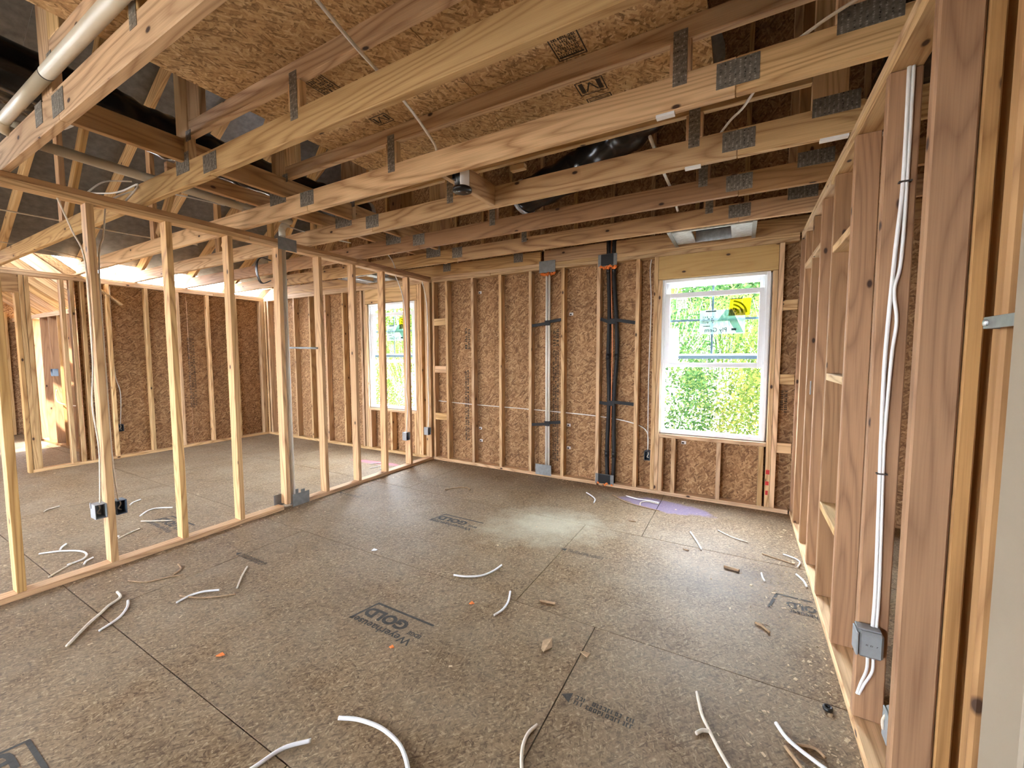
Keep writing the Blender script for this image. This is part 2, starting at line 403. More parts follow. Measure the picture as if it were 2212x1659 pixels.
# ---- back wall -----------------------------------------------------
wb = struct('wall_back')
YB = .0892
def sheath(x0, x1, z0, z1): box('sheathing_panel', (x0, YB, z0), (x1, YB+.011, z1), OSB_W, wb, .0015)
sheath(-3.95, -2.73, -.05, 2.62); sheath(-2.73, -1.51, -.05, 2.62); sheath(-1.51, -1.225, -.05, 2.62); sheath(-1.225, -.30, -.05, .640); sheath(-1.225, -.30, 2.172, 2.62)
sheath(-.30, .93, -.05, 2.62); sheath(.93, 1.545, -.05, 2.62); sheath(1.545, 2.765, -.05, 2.62); sheath(2.765, 2.925, -.05, 2.62)
sheath(2.925, 3.846, -.05, .625); sheath(2.925, 3.846, 2.152, 2.62); sheath(3.846, 4.20, -.05, 2.62)
for x0, x1 in [(-3.85, -.09), (.0, 2.285), (2.31, 4.03)]:
    box('bottom_plate', (x0, 0, .001), (x1, D4, .038), PINE, wb)
box('top_plate', (-3.85, 0, Z0), (.93, D4, Z1), PINE, wb); box('top_plate', (.932, 0, Z0), (4.03, D4, Z1), PINE, wb)
box('top_plate', (-3.85, 0, Z1+.0005), (1.60, D4, ZP), PINE, wb); box('top_plate', (1.64, 0, Z1+.0005), (2.36, D4, ZP), PINE, wb); box('top_plate', (2.45, 0, Z1+.0005), (4.03, D4, ZP), PINE, wb)
def stud_b(x, z0=.039, z1=Z0-.0005, m=PINE, name='stud', w=T2): box(name, (x, 0, z0), (x+w, D4, z1), m, wb, tilt=.0015)
for x in [.2325+.4064*i for i in range(7)]: stud_b(x)
for x in (-3.42, -3.01, -2.60, -2.20, -1.785, -1.375): stud_b(x)
for x in (-3.845, -3.76, -.125, -.086): stud_b(x)
stud_b(-.046, m=PINE_W); stud_b(.005, m=PINE_W)
for x in (2.846,): stud_b(x)
stud_b(2.886, z1=2.15, name='jack_stud'); stud_b(3.848, z1=2.15, name='jack_stud'); stud_b(3.888)
stud_b(-1.305); stud_b(-1.266, z1=2.17, name='jack_stud'); stud_b(-.297, z1=2.17, name='jack_stud'); stud_b(-.256); stud_b(-.215)
box('header_board', (2.887, -.001, 2.156), (3.886, .08, Z0-.001), PLY, wb)
box('header_board', (-1.265, -.001, 2.176), (-.258, .08, Z0-.001), PINE, wb)
box('sill_plate', (2.925, 0, .588), (3.847, D4, .625), PINE, wb); box('sill_plate', (-1.227, 0, .603), (-.298, D4, .640), PINE, wb)
for x in (3.045, 3.448, 3.792): stud_b(x, z1=.587, name='cripple_stud')
stud_b(3.02-.095, z1=.587, name='cripple_stud')
for x in (-1.227, -.80, -.337): stud_b(x, z1=.602, name='cripple_stud')
for z in (1.811, 1.186, .555):
    box('blocking', (.0435, .001, z), (.232, .039, z+.09), PINE, wb)
for z in (1.80, 1.155, .545):
    box('blocking', (3.927, .001, z), (4.035, .039, z+.09), PINE, wb)
# prints and tags on the sheathing
for i, (x0, x1, z0, z1, n) in enumerate([(.475, .565, 1.50, 1.77, 2), (.47, .54, .30, 1.22, 2), (1.72, 1.80, 1.52, 1.72, 2), (1.72, 1.80, .18, 1.48, 3), (-2.43, -2.33, .4, 1.6, 2), (3.94, 4.0, .9, 1.1, 2)]):
    flatprint('stamp_lettering', scribble(x0, z0, x1, z1, n, 20+i, .85, 'y', .24), YB-.0008, INK, wb, 'y')
for x, z in [(.72, 2.207), (1.945, 1.876), (.712, .478), (.722, .318), (1.925, .617), (1.927, .353), (3.15, .54)]:
    box('paper_tag', (x-.022, YB-.002, z-.016), (x+.022, YB-.0008, z+.016), PAPER, wb, 0)
    flatprint('tag_print', [(x-.018, z-.012, x+.004, z+.004)], YB-.0024, INK, wb, 'y')
box('red_mark', (3.852, -.0015, .34), (3.880, -.0004, .38), REDINK, wb, 0); box('red_mark', (3.850, -.0015, .24), (3.878, -.0004, .275), REDINK, wb, 0); box('red_mark', (3.854, -.0015, .15), (3.874, -.0004, .19), REDINK, wb, 0)

# ---- partition between the two rooms (X = 0) -----------------------
wp = struct('wall_partition')
pys = [-.4425-.4064*k for k in range(9)]
for i, y in enumerate(pys): box('stud', (-D4, y, .039), (0, y+T2, Z0-.0005), PINE_W, wp, tilt=.003)
box('stud', (-D4, -4.10, .039), (0, -4.062, Z0), PINE, wp); box('stud', (-D4, -.0385, .039), (0, -.0005, Z0), PINE_W, wp)
box('bottom_plate', (-D4, -4.6, .001), (0, -2.10, .038), PINE_W, wp); box('bottom_plate', (-D4, -1.97, .001), (0, -.001, .038), PINE_W, wp)
box('top_plate', (-D4, -4.6, Z0), (0, -2.3, Z1), PINE, wp); box('top_plate', (-D4, -2.298, Z0), (0, -.001, Z1), PINE, wp)
box('top_plate', (-D4, -4.6, Z1+.0005), (0, -1.2, ZP-.001), FIR, wp); box('top_plate', (-D4, -1.198, Z1+.0005), (0, -.001, ZP-.001), FIR, wp)

# ---- right hand stud wall (X = 4.04) -------------------------------
XR = 4.04
wr = struct('wall_right')
rys = [(-.038, FIR), (-.30, FIR), (-.708, FIR), (-1.066, FIR), (-1.462, FIR), (-1.915, FIR), (-2.37, FIR)]
for i, (y, m) in enumerate(rys): box('stud', (XR, y, .039), (XR+D4, y+T2, Z0-.0005), m, wr, .004, tilt=.002)
box('stud', (XR, -2.79, .039), (XR+D4-.001, -2.752, Z0-.0005), FIR, wr, .005); box('stud', (XR+D4+.002, -2.788, .039), (XR+D4+.036, -2.70, Z0-.0005), FIR, wr, .004)
box('stud', (XR, -3.20, .039), (XR+D4, -3.162, Z0-.0005), FIR, wr, .006)
box('stud', (XR+D4+.0375, -2.70, .039), (XR+D4+.1265, -2.66, Z0-.0005), FIR, wr, .004)
box('stud', (XR+D4+.04, -3.0, .039), (XR+D4+.13, -2.96, Z0-.0005), FIR, wr, .006)
box('bottom_plate', (XR, -4.3, .001), (XR+D4, -.001, .038), PINE, wr, .004)
box('top_plate', (XR, -4.6, Z0), (XR+D4, -1.3, Z1), PINE, wr, .004); box('top_plate', (XR, -1.298, Z0), (XR+D4, 0, Z1), PINE, wr)
box('top_plate', (XR, -4.6, Z1+.0005), (XR+D4, 0, ZP-.001), PINE, wr, .004)
box('blocking', (XR, -1.876, 1.275), (XR+D4, -1.463, 1.313), PINE, wr); box('blocking', (XR, -1.876, .55), (XR+D4, -1.463, .588), PINE, wr)
box('blocking', (XR, -1.876, 1.965), (XR+D4, -1.463, 2.003), PINE, wr); box('blocking', (XR, -1.027, 2.09), (XR+D4, -.30, 2.128), PINE, wr)
# closet and next room beyond the right hand wall
wx = struct('wall_closet')
box('sheathing_panel', (5.30, -6.5, 0), (5.32, -2.9, 2.44), OSB_W, wx, 0); box('sheathing_panel', (5.30, -2.897, 0), (5.32, .1, 2.44), OSB_W, wx, 0)
for k in range(12): box('stud', (5.21, -4.9+.4064*k, .001), (5.299, -4.862+.4064*k, Z0), FIR, wx)
box('top_plate', (5.21, -6.5, Z0), (5.299, 0, ZP), FIR, wx)
# primed board standing at the edge of the doorway, right of the camera
trim = struct('trim_1')
box('primed_board', (3.975, -3.50, .001), (4.02, -3.398, 2.05), PRIMED, trim, .004)
# strap across the near stud
st = empty('tie_strap', (4.0, -3.2, 1.46), 'galvanised steel strap reaching over the stud beside the primed white board', 'strap')
box('strap_band', (4.018, -3.42, 1.462), (4.0215, -3.192, 1.484), STEEL, st, .001)
box('strap_hook', (4.0215, -3.195, 1.462), (4.040, -3.1915, 1.484), STEEL, st, .001)
tube('nail_head', [(4.014, -3.205, 1.473), (4.0185, -3.205, 1.473)], .006, TAPE, st, 10, 1)

# ---- far left exterior wall (X = -3.85) ----------------------------
XL = -3.85
wl_ = struct('wall_left')
for a, b in [(-6.05, -5.23), (-5.227, -4.41), (-2.36, -1.14), (-1.137, .09)]:  # first two panels are unseen, added to narrow the opening that lights the room
    box('sheathing_panel', (XL-D4-.011, a, -.05), (XL-D4, b, ZP-.03), OSB_W, wl_, 0)
for y in (-.075, -.04, -.49, -.90, -1.305, -1.68, -2.09, -2.335, -2.43, -2.515, -2.81, -2.85): box('stud', (XL-D4, y, .039), (XL, y+T2, Z0-.0005), PINE, wl_, tilt=.002)
box('bottom_plate', (XL-D4, -2.86, .001), (XL, 0, .038), PINE, wl_)
box('top_plate', (XL-D4, -6.9, Z0), (XL, -.8, Z1), PINE, wl_); box('top_plate', (XL-D4, -6.9, Z1+.0005), (XL, -.002, ZP-.001), PINE, wl_); box('top_plate', (XL-D4, -.798, Z0), (XL, -.002, Z1), PINE, wl_)
box('header_board', (XL-.08, -6.9, 2.17), (XL-.001, -2.852, Z0-.001), PINE_W, wl_)
box('stud', (XL-D4, -2.889, .001), (XL, -2.852, 2.169), PINE_W, wl_, tilt=0)
box('stud', (XL-D4, -6.9, .001), (XL, -6.86, 2.169), PINE_W, wl_)
for i, (y, z0, z1) in enumerate([(-2.30, .5, 1.6), (-1.16, .6, 1.7)]):
    flatprint('stamp_lettering', scribble(y, z0, y+.10, z1, 3, 40+i, .85, 'y'), XL-D4+.0008, INK, wl_, 'x')

# ---- bump-out beyond the doorway -----------------------------------
wa = struct('wall_annex')
YK = -2.20
for i in range(9): box('stud', (-4.20-.41*i, YK, .039), (-4.162-.41*i, YK+D4, 2.03), FIR, wa)
box('sheathing_panel', (-6.25, YK+D4, -.05), (-3.95, YK+D4+.011, 2.1), OSB_W, wa, 0); box('sheathing_panel', (-7.87, YK+D4, -.05), (-6.66, YK+D4+.011, 2.1), OSB_W, wa, 0)  # sheathing added to cut the daylight through the stud bays
box('bottom_plate', (-7.85, YK, .001), (-3.95, YK+D4, .038), FIR, wa); box('top_plate', (-7.85, YK, 2.031), (-3.95, YK+D4, 2.10), PINE, wa)
for i in range(8):
    x = -4.15-.41*i
    beam('rafter', (x, YK+.25, 2.02), (x, YK-2.2, 4.05), .038, .14, PINE, wa)
box('sheathing_panel', (-7.87, -4.4, -.05), (-7.86, -3.42, 3.6), OSB_W, wa, 0); box('sheathing_panel', (-7.87, -4.41, -.05), (-5.9, -4.40, 4.1), OSB_W, wa, 0); box('sheathing_panel', (-5.897, -4.41, -.05), (-3.95, -4.40, 4.1), OSB_W, wa, 0); box('sheathing_panel', (-7.87, -3.417, -.05), (-7.86, YK+.1, 2.6), OSB_W, wa, 0)  # the two panels across the near side are added to dim the bump-out
for y in (-2.30, -2.66, -3.07, -3.48): box('stud', (-7.855, y, .001), (-7.766, y+T2, 2.2), PINE, wa)
beam('roof_panel', (-5.9, YK+.27, 2.12), (-5.9, YK-2.2, 4.17), 4.2, .012, OSB_C, wa, 0)

# ---- unseen wall behind the camera, openings sized to light the room ----------------------------------------
wf = struct('wall_front')
for x0, x1, z0, z1 in [(-3.95, -3.4, -.05, 2.6), (-3.397, -2.4, 2.2, 2.6), (-2.397, .8, -.05, 2.6), (.803, 1.2, -.05, 2.6), (1.203, 2.2, 2.1, 2.6), (1.203, 2.2, -.05, .9), (2.203, 3.1, -.05, 2.6), (3.103, 5.4, -.05, 2.6)]:
    box('sheathing_panel', (x0, -6.95, z0), (x1, -6.94, z1), OSB_W, wf, 0)

for x0, x1 in [(4.20, 5.42), (5.423, 6.64), (6.643, 8.3)]: sheath(x0, x1, -.05, 2.62)  # unseen panels and gable added to keep stray daylight out
box('sheathing_panel', (5.403, -6.95, -.05), (8.3, -6.94, 2.6), OSB_W, wf, 0)
v_ = [(-3.95, -6.95, 2.60), (8.35, -6.95, 2.60), (2.2, -6.95, 6.10)]
mobj('gable_panel', v_+[(x, y+.011, z) for x, y, z in v_], [(2, 1, 0), (3, 4, 5), (0, 1, 4, 3), (1, 2, 5, 4), (2, 0, 3, 5)], OSB_W, wf)
wro = struct('wall_outer')  # unseen wall added to close the far side against daylight
for y0, y1 in [(-6.95, -4.5), (-4.497, -2.1), (-2.097, .1)]: box('sheathing_panel', (8.29, y0, -.05), (8.30, y1, 2.62), OSB_W, wro, 0)

# ---- attic deck, gable and roof ------------------------------------
ceil = struct('ceiling')
ZD = 2.812
ys = [-6.2, -5.0, -3.92, -2.70, -1.765]
for a, b in zip(ys[:-1], ys[1:]):
    for x0, x1 in [(1.125, 2.345), (2.348, 3.465)]:
        box('deck_panel', (x0, a+.0015, ZD), (x1, b-.0015, ZD+.018), OSB_C, ceil, .001)
def stamp(x0, y0, x1, y1, seed, tri):
    r = [(x0, y0, x0+.006, y1), (x1-.006, y0, x1, y1), (x0, y0, x1, y0+.006), (x0, y1-.006, x1, y1)]
    if tri:
        cx, cy = (x0+x1)/2, (y0+y1)/2; h = (y1-y0)*.3
        r += [(x0+.015, y0+.015, cx-.035, y1-.02), (cx+.035, y0+.015, x1-.015, y1-.02)]
        r += [[(cx-.035, cy+h), (cx-.025, cy+h), (cx+.004, cy-h), (cx-.004, cy-h)], [(cx+.035, cy+h), (cx+.025, cy+h), (cx-.004, cy-h), (cx+.004, cy-h)]]
        r += scribble(x0+.02, y1-.018, x1-.02, y1-.008, 1, seed)
    else: r += scribble(x0+.012, y0+.012, x1-.012, y1-.02, 6, seed, .95)+[(x0+.01, y1-.024, x1-.01, y1-.014)]
    flatprint('stamp_lettering', r, ZD-.0012, INK, ceil)
stamp(2.825, -2.54, 2.965, -2.382, 61, False); stamp(2.826, -2.195, 2.972, -2.08, 62, True); stamp(1.66, -2.50, 1.785, -2.415, 63, True)
stamp(1.63, -2.95, 1.756, -2.745, 64, False); stamp(2.84, -2.045, 2.975, -1.99, 65, False)

wg = struct('wall_gable')
RX, SL = 2.2, .58                                   # ridge X, slope
def roof_z(x): return 2.452+SL*((x-XL) if x < RX else (2*RX-XL-x))
gpts = [(-3.9, ZP+.01), (8.3, ZP+.01), (RX, roof_z(RX))]
xs = [-3.9, -2.68, -1.46, -.24, .98, 2.2, 3.42, 4.64, 5.86, 7.08, 8.3]
for a, b in zip(xs[:-1], xs[1:]):
    za, zb = max(ZP+.02, roof_z(a+.001)), max(ZP+.02, roof_z(b-.001))
    v = [(a, .10, ZP+.17), (b, .10, ZP+.17), (b, .10, max(zb, ZP+.02)+.145), (a, .10, max(za, ZP+.02)+.145)]
    v += [(x, .112, z) for x, y, z in v]
    o = mobj('sheathing_panel', v, [(0, 1, 2, 3), (7, 6, 5, 4), (0, 4, 5, 1), (1, 5, 6, 2), (2, 6, 7, 3), (3, 7, 4, 0)], OSB_W, wg)
    ul = o.data.uv_layers.new(name='UVMap')
    for l in o.data.loops:
        c = o.data.vertices[l.vertex_index].co; ul.data[l.index].uv = (c.x, c.z)
for k in range(21):
    x = -2.9+.4064*k
    if roof_z(x)-.1 > ZP+.3: box('stud', (x, .06, ZP+.15), (x+T2, .098, roof_z(x)-.06), PINE_W, wg)

roof = struct('roof')
ANG = math.atan(SL); NRM = Vector((-math.sin(ANG), 0, math.cos(ANG)))
def roof_pt(s, y, side):                            # s = distance up the slope from the wall line
    x = XL+s*math.cos(ANG) if side < 0 else 2*RX-XL-s*math.cos(ANG)
    return Vector((x, y, 2.452+.16+s*math.sin(ANG)))
LEN = (RX-XL)/math.cos(ANG)
for side in (-1, 1):
    s = .08 if side < 0 else -.4
    while s < LEN-.05:
        e = min(s+1.219, LEN)
        for y0, y1 in [(-7.2, -5.6), (-5.6, -3.16), (-3.16, -.72), (-.72, .35)]:
            a, b = roof_pt(s, (y0+y1)/2, side), roof_pt(e, (y0+y1)/2, side)
            beam('roof_panel', a, b, y1-y0, .011, FOIL, roof, .0015)
        s += 1.219

# ---- windows -------------------------------------------------------
def window(n, x0, z0, stickers):
    W_, H_ = .915, 1.52; x1, z1 = x0+W_, z0+H_
    root = struct('window_%d' % n, (x0, .05, z0))
    ya, yb = .022, .098
    f = .03
    for nm, lo, hi in [('window_frame', (x0, ya, z0), (x0+f, yb, z1)), ('window_frame', (x1-f, ya, z0), (x1, yb, z1)), ('window_frame', (x0+f, ya, z1-f), (x1-f, yb, z1)), ('window_sill', (x0+f, ya, z0), (x1-f, yb, z0+.035))]:
        box(nm, lo, hi, VINYL, root, .002)
    for lo, hi in [((x0-.06, .1008, z0-.06), (x0+.012, .104, z1+.06)), ((x1-.012, .1008, z0-.06), (x1+.06, .104, z1+.06)), ((x0+.012, .1008, z1-.012), (x1-.012, .104, z1+.06)), ((x0+.012, .1008, z0-.06), (x1-.012, .104, z0+.012))]: box('nailing_fin', lo, hi, VINYL, root, 0)
    for xx in (x0+f, x1-f-.014):                     # balance tracks
        box('track', (xx, .034, z0+.035), (xx+.014, .060, z1-f), VINYL, root, .001); box('track', (xx+.002, .064, z0+.035), (xx+.012, .090, z1-f), VINYL, root, .001)
    def sash(name, xa, xb, za, zb, y0, y1, rail, foot):
        s = box(name, (xa, y0, za), (xa+rail, y1, zb), VINYL, root, .002)
        box('rail', (xb-rail, y0, za), (xb, y1, zb), VINYL, s, .002); box('rail', (xa+rail, y0, zb-rail), (xb-rail, y1, zb), VINYL, s, .002)
        box('rail', (xa+rail, y0, za), (xb-rail, y1, za+foot), VINYL, s, .002)
        box('pane', (xa+rail-.003, (y0+y1)/2-.002, za+foot-.003), (xb-rail+.003, (y0+y1)/2+.002, zb-rail+.003), GLASS, s, 0)
        return s
    up = sash('upper_sash', x0+.032, x1-.032, z0+.745, z1-.032, .068, .086, .045, .05)
    zm = (z0+.795+z1-.077)/2; xm = (x0+x1)/2
    box('muntin', (xm-.009, .079, z0+.795), (xm+.009, .083, z1-.077), BLUEV, up, 0); box('muntin', (x0+.077, .079, zm-.01), (x1-.077, .083, zm+.01), BLUEV, up, 0)
    box('bottom_rail_cap', (x0+.034, .0605, z0+.745), (x1-.034, .067, z0+.775), BLUEV, up, 0)
    lo = sash('raised_sash', x0+.034, x1-.034, z0+.665, z0+1.385, .036, .058, .046, .044)
    yst = .0445
    def rect(name, xa, za, xb, zb, m, sk=0): 
        v = [(xa, yst, za), (xb, yst, za), (xb+sk, yst, zb), (xa+sk, yst, zb)]
        return mobj(name, v, [(0, 1, 2, 3)], m, lo)
    def arcs(cx, cz, w, h, m, y):
        vs, fs = [], []
        for k in range(3):
            r0, r1 = .35+.25*k, .47+.25*k; b0 = len(vs)
            for i in range(9):
                a = math.radians(5+80*i/8)
                for r in (r0, r1): vs.append((cx+w*r*math.cos(a), y, cz+h*r*math.sin(a)))
            for i in range(8): q = b0+2*i; fs.append((q, q+1, q+3, q+2))
        mobj('sticker_arc', vs, fs, m, lo)
    rect('sticker', x0+.135, z0+1.235, x0+.228, z0+1.335, ST_NFR)
    flatprint('sticker_print', scribble(x0+.145, z0+1.245, x0+.218, z0+1.32, 6, 5), yst-.0012, ST_TXT, lo, 'y')
    rect('sticker', x0+.592, z0+1.145, x0+.762, z0+1.30, ST_YEL, .012)
    arcs(x0+.62, z0+1.16, .13, .13, ST_LIME, yst-.001)
    flatprint('sticker_print', [(x0+.606, z0+1.295, x0+.70, z0+1.302)]+scribble(x0+.605, z0+1.15, x0+.665, z0+1.215, 3, 8), yst-.0012, ST_TXT, lo, 'y')
    rect('sticker', x0+.35, z0+.98, x0+.73, z0+1.205, ST_WHT)
    v = [(x0+.50, yst-.0006, z0+1.10), (x0+.57, yst-.0006, z0+1.205), (x0+.62, yst-.0006, z0+1.205), (x0+.72, yst-.0006, z0+.99), (x0+.66, yst-.0006, z0+.99), (x0+.60, yst-.0006, z0+1.10)]
    mobj('sticker_mark', v, [(0, 1, 2, 3, 4, 5)], ST_GRN, lo)
    lettering('sticker_lettering', 'Ply Gem', .056, (x0+.585, yst-.0012, z0+1.0), (math.pi/2, 0, 0), ST_TXT, lo, .0004, 1.0, mirror=True)
    flatprint('sticker_print', [(x0+.40, z0+1.188, x0+.49, z0+1.20), (x0+.38, z0+1.052, x0+.44, z0+1.06), (x0+.62, z0+1.01, x0+.66, z0+1.03)]+scribble(x0+.37, z0+1.08, x0+.48, z0+1.15, 4, 9, .5), yst-.0012, ST_TXT, lo, 'y')
    return root
window(1, 2.917, .632, True); window(2, -1.222, .648, True)

# ================================================================== TRUSSES
def truss(i, y, post, pplate, splice, hang, label, right=True, mat=PINE):
    """y = near face"""
    y1 = y+T2; root = empty('roof_truss', (2.2, y+.019, ZP), label, 'truss', 'roof trusses')
    zt = ZP+.14; sx = (splice[0]+splice[1])/2
    box('bottom_chord', (-4.25, y, ZP+.0005), (sx-.001, y1, zt), mat, root, .003)
    box('bottom_chord', (sx+.001, y, ZP+.0005+(.004 if i in (2, 5) else 0)), (3.573, y1, zt), mat, root, .003)
    box('bottom_chord', (3.575, y, ZP+.0005), (8.2, y1, zt), mat, root, .003)
    zu = 2.722
    box('upper_chord', (post[1]+.001, y, zu), (3.884, y1, zu+.089), mat, root, .003)
    box('post', (post[0], y, zt+.0005), (post[1], y1, roof_z(post[0])-.02), mat, root, .003)
    box('upper_web', (post[1]+.001, y, zu+.0895), (post[1]+.14, y1, roof_z(post[1])-.02), mat, root, .003)
    box('post', (3.885, y, zt+.0005), (4.025, y1, roof_z(3.95)-.03), mat, root, .003)
    for h0, h1 in (hang, (3.322, 3.408)): box('hanger', (h0, y, zt+.0005), (h1, y1, zu-.0005), mat, root, .003)
    box('web', (-1.65, y, zt+.0005), (-1.56, y1, roof_z(-1.6)-.03), PINE_W, root, .003)
    beam('web', (-1.50, y+.019, zt+.03), (.42, y+.019, roof_z(.42)-.06), T2, .089, PINE_W, root, .003)
    for s in (-1, 1):
        a = roof_pt(-.45, y+.019, s)-Vector((0, 0, .083)); b = roof_pt(LEN-.02, y+.019, s)-Vector((0, 0, .083))
        beam('top_chord', a, b, T2, .13, PINE, root, .003)
    def npl(x0, x1, z0, z1): box('nail_plate', (x0, y-.002, z0), (x1, y-.0002, z1), NPL, root, 0)
    npl(*splice); npl(*pplate); npl(3.503, 3.654, 2.482, 2.582)
    hc = (hang[0]+hang[1])/2; npl(hc-.028, hc+.028, 2.545, 2.765); npl(3.336, 3.392, 2.545, 2.765)
    npl(3.888, 4.07, 2.553, 2.64); npl(post[1]-.03, post[1]+.03, 2.70, 2.76)
    return root
truss(1, -3.62, (.765, .905), (.66, .76, 2.50, 2.60), (.90, 1.045, 2.478, 2.575), (1.715, 1.805), 'roof truss nearest the camera, running behind the white drain pipe')
truss(2, -3.01, (.55, .70), (.53, .69, 2.53, 2.645), (.855, 1.0, 2.475, 2.575), (1.675, 1.765), 'roof truss with the big swirling knot, second from the camera')
truss(3, -2.37, (.465, .63), (.43, .63, 2.56, 2.69), (.80, .95, 2.49, 2.59), (1.66, 1.75), 'roof truss that holds the near end of the black ceiling box block')
truss(4, -1.78, (.508, .643), (.42, .63, 2.548, 2.668), (.806, .955, 2.49, 2.592), (1.655, 1.745), 'roof truss just behind the black ceiling box')
truss(5, -1.18, (.49, .63), (.418, .62, 2.54, 2.67), (.78, .927, 2.487, 2.592), (1.65, 1.74), 'reddish roof truss, third from the back wall', mat=FIR)
truss(6, -.58, (.49, .635), (.43, .635, 2.53, 2.65), (.80, .935, 2.487, 2.6), (1.65, 1.74), 'roof truss beside the metal duct boot, second from the back wall', mat=PINE_W)
g = empty('roof_truss', (2.2, .03, ZP), 'gable truss standing directly on the back wall plates', 'truss', 'roof trusses')
box('bottom_chord', (-4.25, .012, ZP+.0005), (1.60, .05, ZP+.14), PINE_W, g); box('bottom_chord', (1.64, .012, ZP+.0005), (2.36, .05, ZP+.14), PINE_W, g); box('bottom_chord', (2.46, .012, ZP+.0005), (8.2, .05, ZP+.14), PINE_W, g)
for x in (1.25, .2, 3.0, -.9): box('nail_plate', (x, .0095, ZP+.05), (x+.12, .0118, ZP+.15), NPL, g, 0)
for s in (-1, 1): beam('top_chord', roof_pt(-.45, .031, s)-Vector((0, 0, .083)), roof_pt(LEN-.02, .031, s)-Vector((0, 0, .083)), T2, .13, PINE, g, .003)

# boards lying across the trusses
tag(box('brace_board', (.60, -3.58, 2.594), (.638, -.62, 2.73), PINE_W, None, .003), 'long board on edge crossing the trusses under the black duct', 'board')
tag(box('brace_board', (.24, -2.96, 2.594), (.278, .0, 2.70), PINE_W, None, .003), 'shorter brace board crossing the trusses above the stud partition', 'board')
tag(box('scrap_block', (2.19, -1.742, 2.684), (2.30, -1.70, 2.721), PINE, None, .003), 'short scrap block fixed under the raised truss chord', 'wood block')

# ================================================================== SERVICES
# black ceiling box on its block
tag(box('blocking_board', (2.055, -2.331, 2.458), (2.093, -1.781, 2.596), PINE, None, .003), 'pale knotty block nailed between two trusses behind the black ceiling box', 'wood block')
fb = empty('ceiling_box', (2.02, -2.1, 2.50), 'round black ceiling electrical box with a white label', 'electrical box')
BX, BY = 2.152, -2.25
tube('box_body', [(BX, BY, 2.395), (BX, BY, 2.53)], .044, BLKP, fb, 24, 1)
tube('box_rim', [(BX, BY, 2.384), (BX, BY, 2.402)], .057, BLKP, fb, 24, 1)
def curved_label():
    vs, fs = [], []
    for i in range(9):
        a = math.radians(-70+85*i/8)
        for z in (2.408, 2.50): vs.append((BX+.0448*math.cos(a), BY+.0448*math.sin(a), z))
    for i in range(8): q = 2*i; fs.append((q, q+2, q+3, q+1))
    lb = mobj('box_label', vs, fs, PAPER, fb, True)
curved_label()
box('mounting_ear', (2.0935, BY-.02, 2.46), (2.112, BY+.02, 2.52), BLKP, fb, .002)
for dx in (-.02, .02): tube('screw', [(BX+dx, BY+dx, 2.381), (BX+dx, BY+dx, 2.385)], .006, STEEL, fb, 8, 1)

# pipes in the attic
dp = empty('drain_pipe', (1.2, -3.60, 2.8), 'off-white plastic drain pipe along the face of the nearest truss', 'pipe')
PY = -3.652
tube('pipe_run', [(.99, PY, 2.626), (3.2, PY, 2.64)], .0265, PVC_O, dp, 24, 1)
tube('pipe_run', [(.30, PY, 2.62), (.985, PY, 2.626)], .0255, PVC_O, dp, 24, 1)
tube('pipe_joint', [(.982, PY, 2.626), (.990, PY, 2.626)], .0268, INK, dp, 24, 1)
tube('elbow', [(.31, PY, 2.62), (.25, PY, 2.618), (.20, PY+.02, 2.61), (.18, PY+.06, 2.61)], .028, PVC_O, dp, 20, 4)
tube('coupling', [(1.80, PY, 2.632), (1.86, PY, 2.633)], .0298, PVC_O, dp, 24, 1)
vp = empty('vent_pipe', (.06, -2.7, 2.63), 'slim cream plastic pipe crossing the trusses above the partition', 'pipe')
tube('pipe_run', [(.08, -3.50, 2.625), (.03, -1.95, 2.625)], .03, PVC_O, vp, 14, 1)
tube('elbow', [(.085, -3.50, 2.625), (.085, -3.55, 2.64), (.085, -3.57, 2.70)], .034, PVC_O, vp, 14, 4)
sp = empty('stack_pipe', (-.06, -1.99, 0), 'upright cream plastic pipe beside a partition stud, between steel guard plates', 'pipe')
tube('pipe_run', [(-.05, -1.985, .012), (-.05, -1.985, 2.52)], .024, PVC, sp, 16, 1)
tube('coupling', [(-.05, -1.985, 2.50), (-.05, -1.985, 2.56)], .0285, PVC, sp, 16, 1)
tube('elbow', [(-.05, -1.985, 2.56), (-.05, -1.965, 2.60), (-.05, -1.93, 2.625)], .0285, PVC, sp, 16, 4)

def flex(name, pts, r, label):
    root = empty(name, pts[0], label, 'duct')
    tube('duct_skin', pts, lambda t: r*(1+.06*math.sin(t*61)+.03*math.sin(t*143)), FILM, root, 22, 14, 1.0, .025)
    for k in (0, -1):
        p = Vector(pts[k]); q = Vector(pts[1 if k == 0 else -2]); d = (q-p).normalized()*.04
        tube('duct_collar', [p-d*.2, p+d], r*1.07, TAPE, root, 20, 1)
flex('flex_duct', [(.30, -4.1, 2.93), (.26, -3.4, 2.90), (.24, -2.8, 2.86), (.20, -2.1, 2.86), (.15, -1.2, 2.88)], .13, 'fat black film-wrapped flexible duct behind the nearest trusses')
flex('flex_duct', [(.2, -4.35, 3.15), (-.35, -3.75, 3.22), (-.8, -3.2, 3.25)], .17, 'bulging black flexible duct high in the attic corner above the drain pipe')
flex('flex_duct', [(4.30, -2.2, 2.86), (4.32, -1.7, 2.83), (4.36, -1.0, 2.86)], .14, 'short black flexible duct behind the right stud wall')
flex('flex_duct', [(3.35, -1.75, 3.05), (3.0, -1.2, 3.15), (2.4, -.7, 3.1), (1.6, -.4, 3.05)], .16, 'black flexible duct in the dark attic behind the deck')

